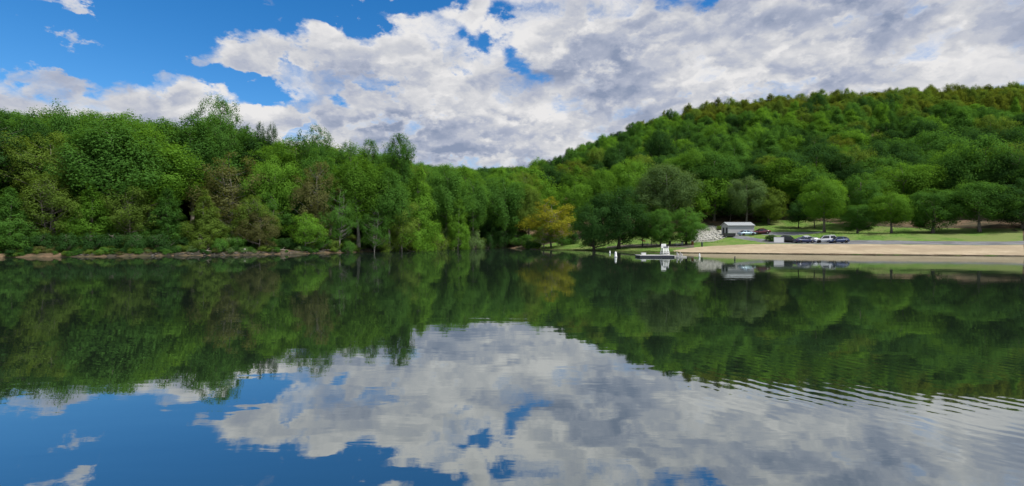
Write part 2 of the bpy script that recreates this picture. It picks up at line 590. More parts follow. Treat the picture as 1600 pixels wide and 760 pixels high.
# lawn, beach, roads: sheets laid on the ground
lx = [843, 870, 905, 935, 960, 1000, 1040, 1075, 1110, 1150, 1200, 1260, 1307, 1400, 1600]
strip('lawn', [(x, shore_at(x) - 0.5) for x in lx], [(845, 384.0), (880, 377), (905, 374), (935, 371), (960, 369), (1000, 367), (1040, 365), (1075, 362), (1110, 358), (1150, 353), (1200, 345), (1260, 343), (1307, 350), (1400, 356), (1600, 358)],
      M['grass'], 0.05, 110, 50, 'mown green lawn sloping down to the lake', 0.5)
bx = [1052, 1075, 1110, 1150, 1200, 1260, 1307, 1400, 1600]
strip('beach', [(x, shore_at(x) - 0.05) for x in bx], [(1052, 392.2), (1075, 388.6), (1110, 385.2), (1150, 383.2), (1200, 382.2), (1260, 382.0), (1307, 382.2), (1400, 382.6), (1600, 383.5)],
      M['sand'], 0.10, 90, 24, 'tan sand beach at the water edge', 0.15)
M['wet'] = ground_mat('wet_sand', [(0.15, 0.12, 0.085), (0.20, 0.16, 0.115), (0.12, 0.10, 0.07)], 1.2, 0.03, rough=0.5)
strip('wet_sand', [(x, shore_at(x) + 0.02) for x in bx], [(x, shore_at(x) - 0.28 - 0.14 * math.sin(x * 0.05)) for x in bx], M['wet'], 0.125, 120, 4, 'dark wet sand along the water line', 0.12)
strip('parking_lot', [(1196, 381.2), (1240, 381.6), (1307, 381.9), (1400, 382.3), (1600, 383)], [(1205, 377.4), (1240, 377.0), (1307, 376.6), (1400, 376.6), (1600, 377)],
      M['asphalt'], 0.10, 60, 14, 'grey parking lot above the beach')
strip('driveway', [(1136, 370.5), (1160, 374.6), (1180, 377.6), (1205, 380.6)], [(1150, 367.5), (1172, 371.2), (1190, 373.8), (1210, 377.5)],
      M['asphalt'], 0.09, 40, 8, 'grey driveway running down from the shed')
strip('upper_road', [(1150, 365.5), (1180, 366.2), (1210, 368.4), (1240, 368.6), (1262, 366.6), (1290, 363.5)], [(1150, 362.5), (1180, 362.5), (1210, 363.2), (1240, 363.2), (1265, 363.0), (1290, 361.5)],
      M['asphalt'], 0.09, 40, 8, 'grey road passing above the parking lot')
strip('worn_ground', [(948, 388.5), (975, 387.3), (1010, 387.5), (1045, 387.6), (1085, 387.5)], [(948, 386), (975, 383.2), (1010, 382.0), (1045, 382.2), (1085, 383.5)],
      M['shade_earth'], 0.10, 40, 8, 'bare worn ground with painted tree shade under the picnic trees', 0.3)
strip('gravel_slope', [(1080, 379.5), (1100, 379.0), (1122, 376.5), (1134, 371.5)], [(1078, 358), (1095, 353.5), (1115, 353.0), (1130, 356)],
      M['gravel'], 0.12, 36, 30, 'pale stony slope beside the shed', 0.3)
sx_ = [120, 200, 250, 294, 345, 390, 425, 460, 500, 540, 575, 610, 640, 672, 700, 730]
strip('bank', [(x, shore_at(x) - 0.9) for x in sx_], [(x, shore_at(x) - 4.6) for x in sx_],
      M['earth'], 0.06, 140, 6, 'bare brown earth bank along the left shore', 0.7)

# ------------------------------------------------------------------ trees
M['fresh'] = leaf_mat('fresh_leaves', (0.095, 0.220, 0.028), (0.165, 0.340, 0.042))
M['green'] = leaf_mat('green_leaves', (0.060, 0.162, 0.032), (0.112, 0.254, 0.046))
M['dark'] = leaf_mat('dark_leaves', (0.034, 0.092, 0.028), (0.060, 0.145, 0.036))
M['olive'] = leaf_mat('olive_leaves', (0.100, 0.176, 0.034), (0.175, 0.272, 0.046))
M['bronze'] = leaf_mat('bronze_leaves', (0.122, 0.128, 0.050), (0.185, 0.205, 0.070))
M['yellow'] = leaf_mat('yellow_leaves', (0.170, 0.205, 0.026), (0.370, 0.365, 0.040))
M['grey'] = leaf_mat('greygreen_leaves', (0.105, 0.185, 0.066), (0.175, 0.285, 0.100))
M['amber'] = leaf_mat('amber_leaves', (0.108, 0.158, 0.026), (0.172, 0.222, 0.034))
M['bark'] = bark_mat('grey_bark', (0.10, 0.085, 0.07), (0.22, 0.20, 0.17))
M['bark_dark'] = bark_mat('dark_bark', (0.035, 0.03, 0.025), (0.075, 0.065, 0.05))
M['bark_pale'] = bark_mat('pale_bark', (0.13, 0.12, 0.105), (0.26, 0.245, 0.22))


def prof_oval(t): return np.sin(pi * np.clip(t * 0.94 + 0.05, 0, 1) ** 0.85) ** 0.65
def prof_round(t): return np.sqrt(np.clip(1 - (2 * t - 0.92) ** 2 / 1.2, 0.02, 1))
def prof_cone(t): return np.clip((1 - t) ** 0.75 * (0.75 + 0.25 * np.minimum(1, t * 8)), 0.05, 1)
def prof_vase(t): return np.clip((0.35 + 0.75 * t) * (1 - t ** 5) ** 0.6, 0.05, 1)


PROTO = {}


def make_proto(key, seed, H, cb, R, prof, ncl, crad, nleaf, leaf, trunk_r, limbs=18, squash=0.8, flat_side=0.0, stems=1, wild=0.22):
    r = np.random.default_rng(seed)
    # crown clumps
    ts = np.sort(r.random(ncl * 6))
    wgt = prof(ts) + 0.12
    pick = r.choice(len(ts), ncl, replace=False, p=wgt / wgt.sum())
    t = ts[pick]
    ang = r.random(ncl) * 2 * pi
    ph = r.random(4) * 6.28
    lump = 1 + wild * np.sin(2 * ang + ph[0] + 3 * t) + wild * 0.8 * np.sin(3 * ang + ph[1] - 5 * t) + wild * 0.5 * np.sin(5 * ang + 9 * t + ph[2])
    rr = R * prof(t) * (0.25 + 0.75 * r.random(ncl) ** 0.55) * np.clip(lump, 0.45, 1.5)
    cr = crad * (0.65 + 0.75 * r.random(ncl)) * (0.55 + 0.45 * prof(t))
    z0 = cb * H
    cz = z0 + t * (H - z0 - crad * 0.6)
    c = np.stack([rr * np.cos(ang), rr * np.sin(ang), cz], 1)
    # leaves on the shells of the clumps
    n_i = np.maximum(4, (nleaf * cr ** 2 / (cr ** 2).sum()).astype(int))
    own = np.repeat(np.arange(ncl), n_i)
    N = len(own)
    d = r.normal(size=(N, 3)); d[:, 2] += 0.35
    d /= np.linalg.norm(d, axis=1)[:, None]
    rad_ = cr[own] * (0.30 + 1.15 * r.random(N) ** 0.7)
    p = c[own] + d * rad_[:, None] * np.array([1, 1, squash])
    out = p - np.array([0, 0, z0 + (H - z0) * 0.42])
    out /= np.linalg.norm(out, axis=1)[:, None] + 1e-6
    nrm_ = d * 0.55 + out * 0.55 + np.array([0, 0, 0.2]) + r.normal(size=(N, 3)) * 0.24
    nrm_ /= np.linalg.norm(nrm_, axis=1)[:, None]
    a = np.cross(nrm_, r.normal(size=(N, 3))); a /= np.linalg.norm(a, axis=1)[:, None] + 1e-9
    b = np.cross(nrm_, a)
    L = leaf * (0.6 + 0.8 * r.random(N))[:, None]
    Wd = L * 0.62
    v = np.stack([p - a * L / 2, p + b * Wd / 2 + nrm_ * Wd * 0.18, p + a * L / 2, p - b * Wd / 2 + nrm_ * Wd * 0.18], 1).reshape(-1, 3)
    q = np.arange(N * 4).reshape(N, 4)
    me = arrays_mesh('crown', v, q)
    at = me.attributes.new('tint', 'FLOAT', 'POINT')
    tint = np.clip(0.5 + 0.17 * r.normal(size=ncl)[own] + 0.05 * r.normal(size=N), 0, 1)
    at.data.foreach_set('value', np.repeat(tint, 4).astype(np.float32))
    me.materials.append(None)
    # trunk and limbs
    mb = MB()
    top = z0 + (H - z0) * 0.78
    for s in range(stems):
        k = 7
        zz = np.linspace(-0.35, top, k)
        lean = r.normal(size=2) * 0.02 * H + (0 if stems == 1 else 1) * r.normal(size=2) * 0.06 * H
        w = (zz / top).clip(0) ** 1.3
        pts = np.stack([lean[0] * w + 0.12 * np.sin(zz * 0.5 + s), lean[1] * w + 0.12 * np.cos(zz * 0.4 + 2 * s) + s * trunk_r * 1.2, zz], 1)
        rads = trunk_r / (1 if stems == 1 else 1.3) * (1 - 0.86 * np.linspace(0, 1, k)) * np.where(np.arange(k) == 0, 1.5, 1.0)
        mb.tube(pts, rads, 7)
        sel = r.choice(ncl, min(ncl, limbs), replace=False)
        for i in sel:
            e_ = c[i]
            hz = max(z0 * 0.75, min(top * 0.97, e_[2] - 0.55 * np.hypot(e_[0], e_[1])))
            f = hz / top
            s0 = np.array([np.interp(hz, zz, pts[:, 0]), np.interp(hz, zz, pts[:, 1]), hz])
            mid = s0 * 0.5 + e_ * 0.5 + np.array([0, 0, -0.06 * np.linalg.norm(e_ - s0)]) + r.normal(size=3) * 0.15
            r0 = max(0.05, trunk_r * (1 - 0.8 * f) * 0.42)
            mb.tube([s0, mid, e_ + np.array([0, 0, cr[i] * 0.3])], [r0, r0 * 0.6, r0 * 0.2], 5, cap=False)
    tm = mb.build('trunk', None, link=False)
    tme = tm.data
    bpy.data.objects.remove(tm)
    tme.materials.append(None)
    PROTO[key] = (me, tme, H, R)


for i in range(3):
    make_proto(f'tall{i}', 11 + i, 22, .30, 4.3, prof_oval, 190, 0.85, 26000, .27, .33, 34, 1.45)
for i in range(3):
    make_proto(f'round{i}', 31 + i, 16, .24, 6.2, prof_round, 170, 1.10, 28000, .29, .34, 30, 1.0)
for i in range(3):
    make_proto(f'airy{i}', 51 + i, 24, .46, 5.0, prof_vase if i == 1 else prof_round, 240, 0.66, 20000, .24, .30, 70, 1.2)
for i in range(2):
    make_proto(f'cone{i}', 71 + i, 18, .05, 4.8, prof_cone, 180, 0.80, 24000, .26, .28, 34, 1.15)
for i in range(3):
    make_proto(f'maple{i}', 91 + i, 13, .10, 5.4, prof_round, 160, 0.95, 25000, .26, .33, 26, stems=1)
for i in range(2):
    make_proto(f'small{i}', 111 + i, 8, .22, 3.2, prof_round, 80, 0.7, 10000, .21, .14, 24)
for i in range(2):
    make_proto(f'thin{i}', 121 + i, 16, .18, 4.4, prof_oval, 130, 0.7, 12000, .25, .18, 40, 1.1, stems=2)
for i in range(6):
    make_proto(f'hill{i}', 131 + i, (15, 15, 17, 14, 18, 15)[i], .14, (5.6, 5.8, 5.0, 6.2, 4.4, 5.4)[i], (prof_oval, prof_round, prof_cone, prof_round, prof_oval, prof_vase)[i], 120, 1.15, 13000, .37, .30, 10, 1.05)
for i in range(3):
    make_proto(f'shrub{i}', 151 + i, 3.0, .04, 1.9, prof_round, 50, 0.5, 3600, .19, .05, 16, stems=3)

n_trees, n_deciduous, shown = [0], [0], []


def tree_at(x, y, H, wid, proto, leaf, label, cat='tree', group=None, bark='bark', name='deciduous_tree', z=None, rz=None, lean=0.0):
    cme, tme, pH, pR = PROTO[proto]
    r = empty(name, (x, y, ground(x, y) if z is None else z), RNG.uniform(0, 6.28) if rz is None else rz, label, cat, group)
    r.scale = (wid / (2 * pR), wid / (2 * pR), H / pH)
    if lean:
        r.rotation_euler[1] = lean
    n_trees[0] += 1
    n_deciduous[0] += name == 'deciduous_tree'
    for nm, me_, mt in (('trunk', tme, M[bark]), ('crown', cme, M[leaf])):
        o = bpy.data.objects.new(nm if name != 'shrub' or nm == 'crown' else 'stem', me_)
        C.objects.link(o)
        o.parent = r
        o.material_slots[0].link = 'OBJECT'
        o.material_slots[0].material = mt
    return r


placed = []


def key_tree(px, top, Y, wpx, proto, leaf, label, **kw):
    """a tree seen at a column of the photograph, standing Y metres away, as high and wide as it shows"""
    x, y = P(px, Y)
    z = ground(x, y)
    H = CAM_H + (HZ - top) / FPX * Y - z
    placed.append((x, y, wpx * Y / FPX * 0.42))
    shown.append((0, x, y, z, H, wpx * Y / FPX))
    return tree_at(x, y, H, wpx * Y / FPX * 1.02, proto, leaf, label, **kw)


# the trees of the left shore one can point to
key_tree(343, 150, 112, 66, 'airy0', 'green', 'tallest tree of the left forest, an open airy crown standing out above the skyline', bark='bark')
key_tree(300, 180, 106, 88, 'tall0', 'green', 'dense green tree just left of the tallest airy tree')
key_tree(386, 196, 126, 22, 'airy1', 'dark', 'thin spindly treetop nearest to the right of the tallest airy tree')
key_tree(408, 190, 128, 26, 'airy2', 'dark', 'middle one of three thin spindly treetops on the left skyline')
key_tree(426, 192, 127, 22, 'airy0', 'dark', 'third thin spindly treetop, before the dip in the left skyline')
key_tree(495, 196, 118, 54, 'airy2', 'green', 'tall feathery tree crowning the skyline over the bronze tree')
key_tree(497, 232, 112, 62, 'tall1', 'green', 'full green tree below the tall feathery skyline tree')
key_tree(545, 220, 122, 40, 'airy0', 'green', 'airy treetop between the feathery tree and the open skyline tree')
key_tree(578, 218, 121, 44, 'airy1', 'green', 'airy flat topped tree directly left of the open skyline tree')
key_tree(624, 209, 118, 58, 'airy1', 'green', 'open branching tree with see through crown on the middle skyline', bark='bark_dark')
key_tree(560, 238, 109, 78, 'tall2', 'fresh', 'broad bright green tree with forked pale trunk near the shore', bark='bark_pale')
key_tree(608, 262, 111, 62, 'tall0', 'green', 'green tree under the open branching skyline tree')
key_tree(655, 258, 117, 74, 'cone0', 'fresh', 'bright green pyramid tree reaching down to the water')
key_tree(698, 257, 138, 62, 'tall1', 'green', 'rounded green tree right of the bright pyramid tree')
key_tree(715, 300, 136, 50, 'cone1', 'fresh', 'light green tree leaning over the water beyond the pyramid tree')
key_tree(738, 272, 152, 52, 'tall2', 'green', 'slim green tree where the left shore bends into the cove')
key_tree(790, 278, 164, 66, 'round1', 'green', 'broad green tree at the back of the cove')
key_tree(826, 290, 165, 50, 'round2', 'olive', 'olive green tree at the back of the cove beside the yellow tree')
key_tree(762, 300, 166, 50, 'cone0', 'dark', 'dark low tree at the back of the cove')
key_tree(365, 238, 101, 96, 'thin1', 'bronze', 'bronze brown budding tree below the tallest airy tree', bark='bark_pale')
key_tree(500, 252, 104, 74, 'thin0', 'bronze', 'bronze brown budding tree in the middle of the left forest', bark='bark_pale')
key_tree(428, 246, 104, 78, 'round1', 'fresh', 'bright green round tree between the two bronze trees')
key_tree(322, 296, 89, 70, 'cone1', 'olive', 'yellow green bushy tree overhanging the shore at the far left')
key_tree(395, 304, 93, 66, 'thin0', 'olive', 'small olive tree with brownish lower boughs near the bank')
key_tree(405, 330, 91, 48, 'small1', 'bronze', 'low brownish tree close to the bank in front of the olive tree')
key_tree(420, 300, 100, 70, 'thin1', 'green', 'mid green understory tree behind the low brownish tree')
key_tree(478, 332, 97, 48, 'small0', 'fresh', 'small bright leaved tree with thin stem near the bank')
key_tree(530, 290, 103, 50, 'thin1', 'green', 'slender pale stemmed tree left of the forked trunk', bark='bark_pale')
key_tree(455, 290, 106, 50, 'thin0', 'dark', 'dark slender tree in the gap behind the small bright tree')
key_tree(585, 320, 107, 50, 'thin0', 'green', 'slender tree with bare lower stem right of the forked trunk', bark='bark_pale')
key_tree(628, 300, 112, 56, 'thin1', 'olive', 'olive tinted understory tree left of the bright pyramid tree')
# forest outside the photograph's left edge goes on
NUM = ['first', 'second', 'third', 'fourth', 'fifth', 'sixth', 'seventh', 'eighth', 'ninth', 'tenth']
for k, (px, top, Y, w, pr, lf) in enumerate(((255, 185, 104, 86, 'tall1', 'green'), (205, 172, 100, 80, 'tall2', 'fresh'), (150, 178, 96, 86, 'tall0', 'green'), (95, 165, 93, 84, 'round2', 'green'), (40, 172, 90, 90, 'tall2', 'green'), (-20, 160, 88, 90, 'tall1', 'green'), (-70, 165, 86, 90, 'round1', 'green'))):
    key_tree(px, top, Y, w, pr, lf, f'tall shore tree, {NUM[k]} one left of the dense green tree by the airy tree', group='trees continuing along the left shore')
for k, (px, top, Y, w, pr, lf) in enumerate(((262, 290, 88, 70, 'cone0', 'green'), (205, 275, 86, 80, 'thin1', 'olive'), (140, 285, 82, 80, 'cone1', 'fresh'), (75, 270, 80, 80, 'thin0', 'olive'), (15, 290, 77, 80, 'cone0', 'green'), (-50, 280, 76, 90, 'cone1', 'olive'))):
    key_tree(px, top, Y, w, pr, lf, f'low spreading shore tree, {NUM[k]} one left of the yellow green bushy tree', group='low trees continuing along the left shore')

# lawn trees
key_tree(850, 346, 140, 40, 'thin0', 'olive', 'low olive tree in front of the golden yellow tree at the lawn tip', bark='bark_pale')
key_tree(861, 307, 143, 82, 'thin1', 'yellow', 'golden yellow tree standing at the lawn tip by the cove', bark='bark_pale')
key_tree(928, 308, 121, 66, 'maple0', 'dark', 'dark green low branched tree at the left end of the lawn', bark='bark_dark')
key_tree(966, 288, 121, 84, 'maple2', 'dark', 'largest dark green rounded tree on the lawn near the water', bark='bark_dark')
key_tree(1003, 328, 123, 34, 'small0', 'dark', 'small dark tree tucked beside the largest lawn tree', bark='bark_dark')
key_tree(1033, 324, 119, 44, 'maple1', 'green', 'slim picnic tree with straight stem in mid lawn', bark='bark_dark')
key_tree(1072, 322, 118, 56, 'maple0', 'green', 'round picnic tree beside the stony slope', bark='bark_dark')
key_tree(1018, 337, 127, 30, 'small1', 'dark', 'small dark tree behind the slim picnic tree', bark='bark_dark')
key_tree(1040, 256, 156, 84, 'round0', 'grey', 'grey green hazy leaved tall tree behind the picnic trees', bark='bark_pale')
key_tree(1012, 282, 158, 60, 'tall2', 'grey', 'grey green slim tree left of the hazy leaved tall tree', bark='bark_pale')
key_tree(1167, 276, 152, 60, 'round1', 'grey', 'pale green tree rising behind the shed')
key_tree(1201, 292, 152, 54, 'maple2', 'olive', 'olive brown round tree on the bank behind the maroon car')
key_tree(1248, 312, 141, 36, 'small0', 'dark', 'small dark leaning tree on the right lawn', bark='bark_dark')
key_tree(1287, 276, 129, 66, 'round1', 'fresh', 'light green airy tree above the white car', bark='bark')
key_tree(1272, 300, 139, 40, 'thin0', 'green', 'thin green tree behind the light green airy tree')
key_tree(1275, 226, 176, 92, 'round0', 'dark', 'big rounded dark green tree filling the wood edge above the right lawn')
key_tree(1218, 238, 182, 84, 'round2', 'dark', 'big dark rounded tree on the wood edge above the olive brown tree')
key_tree(1115, 236, 172, 88, 'round0', 'green', 'big full tree standing behind the stony slope')
key_tree(1085, 232, 178, 70, 'round1', 'fresh', 'bright domed tree left of the big full tree behind the slope')
key_tree(985, 248, 172, 64, 'round2', 'fresh', 'bright domed tree behind the largest dark lawn tree')
key_tree(940, 264, 168, 60, 'round0', 'fresh', 'bright domed tree behind the dark low branched tree')
key_tree(900, 284, 164, 54, 'round1', 'fresh', 'bright green tree between the yellow tree and the dark lawn trees')
key_tree(1140, 292, 160, 46, 'thin1', 'dark', 'dark thin tree directly behind the left end of the shed')
for k, (px, top, Y, w, pr, lf) in enumerate(((1345, 268, 134, 66, 'maple0', 'green'), (1412, 255, 140, 80, 'round1', 'fresh'), (1490, 240, 138, 84, 'round2', 'green'), (1560, 225, 140, 90, 'round0', 'olive'), (1640, 220, 140, 90, 'round1', 'green'), (1380, 220, 170, 90, 'round2', 'dark'), (1450, 205, 172, 90, 'round0', 'green'), (1540, 200, 172, 90, 'round1', 'dark'), (1600, 215, 168, 90, 'round2', 'green'), (1340, 318, 122, 48, 'maple1', 'green'), (1392, 300, 118, 60, 'round1', 'fresh'), (1458, 292, 116, 70, 'maple2', 'green'), (1530, 284, 112, 80, 'round0', 'green'), (1600, 276, 110, 90, 'maple0', 'dark'))):
    key_tree(px, top, Y, w, pr, lf, f'{("middle", "back", "front")[min(2, (k > 4) + (k > 8))]} row lawn tree, {NUM[(k, k - 5, k - 9)[min(2, (k > 4) + (k > 8))]]} right of the dark blue car', group='trees along the right lawn edge')

# shrubs along the water
sh = [(312, 362, 86, 30, 'olive'), (345, 372, 86, 26, 'green'), (372, 368, 89, 24, 'green'), (415, 374, 92, 24, 'bronze'), (446, 372, 97, 26, 'dark'), (500, 366, 101, 28, 'green'), (520, 372, 102, 24, 'olive'), (545, 376, 103, 22, 'green'),
      (602, 366, 111, 26, 'olive'), (622, 352, 114, 34, 'olive'), (640, 364, 118, 30, 'bronze'), (660, 350, 122, 36, 'green'), (682, 362, 128, 30, 'olive'), (700, 356, 136, 30, 'grey'), (722, 366, 143, 26, 'grey'), (744, 358, 152, 26, 'grey'),
      (765, 362, 160, 24, 'dark'), (785, 358, 163, 28, 'dark'), (806, 360, 162, 26, 'green'), (826, 366, 156, 22, 'green'), (838, 372, 152, 18, 'grey'), (880, 366, 150, 22, 'green'), (895, 362, 152, 22, 'dark')]
tone = {'olive': 'olive green', 'green': 'green', 'bronze': 'brownish', 'dark': 'dark green', 'grey': 'grey green'}
cnt = {}
for i, (px, top, Y, w, lf) in enumerate(sh):
    cnt[lf] = cnt.get(lf, -1) + 1
    key_tree(px, top, Y, w, f'shrub{i % 3}', lf, f'{NUM[cnt[lf]]} from left of the {tone[lf]} shrubs leaning over the water', cat='shrub', group=f'{tone[lf]} shoreline shrubs', name='shrub')
for k, px in enumerate(range(248, -41, -36)):
    key_tree(px, 362, FPX * CAM_H / (shore_at(max(px, 0)) - HZ) + 2.2, 34, f'shrub{px % 3}', ('green', 'olive', 'dark')[px % 3], f'shoreline shrub, {NUM[k]} one left of the yellow green bushy tree', cat='shrub', group='shrubs continuing along the left shore', name='shrub')
key_tree(1204, 366.5, 119, 14, 'shrub1', 'dark', 'dark round bush beside the blank white panel', cat='shrub', name='shrub')
key_tree(1188, 340, 156, 20, 'shrub0', 'olive', 'low olive bush under the olive brown tree', cat='shrub', name='shrub')
key_tree(1126, 352.5, 147, 14, 'shrub2', 'olive', 'small yellowish bush at the top of the stony slope', cat='shrub', name='shrub')

# ---- the forest: nearest trees one by one, the rest of the hillside as one wood
SKY_L = [(-200, 150), (0, 168), (294, 184), (343, 182), (390, 203), (440, 213), (480, 220), (530, 228), (600, 235), (650, 256), (700, 260), (762, 264), (830, 262)]
cand = []
spots = []
rg = random.Random(3)


def far_enough(x, y, rr):
    i, j = int(x // 8), int(y // 8)
    for a in range(i - 1, i + 2):
        for b in range(j - 1, j + 2):
            for (qx, qy) in cells.get((a, b), ()):
                if (qx - x) ** 2 + (qy - y) ** 2 < rr * rr:
                    return False
    return all((qx - x) ** 2 + (qy - y) ** 2 > (q * 0.8 + 1.0) ** 2 for qx, qy, q in placed)


cells = {}
open_poly = [(845, 392), (905, 372), (1000, 365), (1075, 356), (1100, 350), (1150, 345), (1200, 342), (1330, 338), (1700, 338)]
for _ in range(60000):
    y = rg.uniform(72, 500)
    x = rg.uniform(-1.25 * y - 10, 1.25 * y + 10)
    if not (-230 < x < 520):
        continue
    px = 800 + x / y * FPX
    dd = float(np.interp(x, [0, 1], [0, 1]))
    i = int(np.clip(np.searchsorted(GX, x), 0, len(GX) - 1)); j = int(np.clip(np.searchsorted(GY, y), 0, len(GY) - 1))
    d = GD[j, i]
    z = ground(x, y)
    if d < 5:
        continue
    base_py = HZ - (z - CAM_H) / y * FPX
    if px > 840 and (d < 58 or base_py > np.interp(px, *zip(*open_poly))):
        continue
    if 235 < px < 850 and y < np.interp(px, [235, 290, 400, 500, 560, 624, 660, 700, 740, 790, 850], [98, 112, 114, 117, 120, 125, 130, 147, 160, 174, 176]):
        continue
    rr = 6.3 if y < 180 or px < 835 else (10.2 if y < 270 else 8.2)
    if not far_enough(x, y, rr):
        continue
    cells.setdefault((int(x // 8), int(y // 8)), []).append((x, y))
    spots.append((x, y, z, px, d))

indiv, mass = [], []
for (x, y, z, px, d) in spots:
    H = rg.triangular(9.5, 22, 14.5) * (1.0 if y > 270 else 1.12)
    if px < 835:
        H = rg.uniform(19, 29)
        lim = np.interp(px, *zip(*SKY_L))
        top = CAM_H + (HZ - lim - rg.uniform(-4, 16)) / FPX * y
        H = min(H, top - z)
        if H < 7:
            continue
    elif px < 1000 and y < 215:
        H = min(H, 15)
    wid = H * rg.uniform(0.52, 0.8) if px < 835 else (rg.uniform(10.5, 17.5) if y < 270 else rg.uniform(7.5, 14))
    s = wid / y - 0.012 * (d > 45 and px < 835)
    cand.append((s, x, y, z, px, d, H, wid))
TONES = {'fresh': 'bright green', 'green': 'mid green', 'dark': 'dark green', 'olive': 'olive green', 'bronze': 'brownish', 'amber': 'amber tinted', 'grey': 'grey green'}
# which of them show: fill a coarse picture from the nearest tree to the farthest
seen = np.zeros((190, 420), bool)
gy_, gx_ = np.mgrid[0:190, 0:420]


def cover_by(x, y, z, H, wid):
    u, v0, v1 = 800 + x / y * FPX, HZ - (z + H * 0.15 - CAM_H) / y * FPX, HZ - (z + H - CAM_H) / y * FPX
    e_ = ((gx_ * 4 - 40 - u) / (wid / y * FPX / 2)) ** 2 + ((gy_ * 4 - (v0 + v1) / 2) / max(1, (v0 - v1) / 2)) ** 2 < 1
    n = int((e_ & ~seen).sum())
    seen[e_] = True
    return n


order = sorted([(q[2], 0, q) for q in shown] + [(c[2], 1, c) for c in cand], key=lambda t: t[0])
ranked = []
for _, isc, q in order:
    if isc:
        s, x, y, z, px, d, H, wid = q
        ranked.append((cover_by(x, y, z, H, wid), q))
    else:
        cover_by(*q[1:])
ranked.sort(key=lambda t: (-t[0], t[1][2]))
quota = 292 - n_deciduous[0]
LAND = [(262, 250, 'the yellow green bushy tree'), (343, 170, 'the tallest airy tree'), (365, 275, 'the left bronze tree'), (408, 200, 'the spindly treetops'), (428, 285, 'the bright round tree'),
        (497, 210, 'the feathery tree'), (500, 290, 'the right bronze tree'), (560, 290, 'the forked pale trunk'), (624, 230, 'the open branching tree'), (655, 300, 'the bright pyramid tree'), (715, 300, 'the leaning light tree'),
        (775, 290, 'the back of the cove'), (861, 320, 'the golden yellow tree'), (940, 300, 'the dark lawn trees'), (1035, 290, 'the hazy grey tree'), (1100, 320, 'the stony slope'), (1150, 320, 'the shed'),
        (1201, 300, 'the olive brown tree'), (1248, 320, 'the leaning dark tree'), (1290, 300, 'the light airy tree'), (1420, 300, 'the lawn edge trees'), (1540, 300, 'the beach end')]
wood, singles = [], {}
for k, (n_, (s, x, y, z, px, d, H, wid)) in enumerate(ranked):
    if px < 835:
        lf = rg.choices(['green', 'fresh', 'dark', 'olive', 'bronze'], [5, 4, 1.2, .8, .1])[0]
        pr = rg.choice(['tall0', 'tall1', 'tall2', 'round0', 'hill4', 'airy0', 'airy2', 'cone0'])
    else:
        ridge = sstep(66, 92, z) * sstep(930, 1060, px)
        if rg.random() < 1.2 * ridge:
            lf = rg.choices(['amber', 'olive'], [3, 2])[0]
        else:
            lf = rg.choices(['green', 'dark', 'fresh', 'olive', 'amber'], [5, 4.2, 2.0, .8, .1])[0]
        pr = rg.choice(['hill0', 'hill1', 'hill2', 'hill3', 'hill4', 'hill5'])
        if y < 200:
            pr = rg.choice(['round0', 'round1', 'round2', 'tall0', 'tall2', 'hill3'])
    if k < quota and n_ >= 3:
        pym = HZ - (z + H * 0.7 - CAM_H) / y * FPX
        if px < 835:
            ld = min(LAND[:12], key=lambda q: abs(q[0] - px) + abs(q[1] - pym) * 0.8)[2]
            key = (lf, f'{"forest" if px > 235 else "shore"} trees {"behind" if px > 235 else "beyond"} {ld}')
        else:
            ld = min(LAND[12:], key=lambda q: abs(q[0] - px))[2]
            zone = 'low on the hill' if z < 20 else ('halfway up hill' if z < 62 else 'high on hill')
            key = (lf, f'trees {zone} above {ld}')
        singles.setdefault(key, []).append((px, x, y, H, wid, pr))
    else:
        wood.append((x, y, z - 0.3, H, wid, lf))
ORD = ['first', 'second', 'third', 'fourth', 'fifth', 'sixth', 'seventh', 'eighth', 'ninth', 'tenth', 'eleventh', 'twelfth']
for (lf, where), lst in singles.items():
    lst.sort()
    for i, (px, x, y, H, wid, pr) in enumerate(lst):
        if len(lst) == 1:
            lb = f'only one of {TONES[lf]} colour among {where}'
        elif len(lst) == 2:
            lb = f'{("left", "right")[i]} one of two {TONES[lf]} {where}'
        else:
            lb = f'{ORD[min(i, 11)]} from left of {TONES[lf]} {where}'
        while len(lb.split()) > 16:
            lb = lb.replace(' the ', ' ', 1)
        tree_at(x, y, H, wid, pr, lf, lb, group=f'{TONES[lf]} {where}')


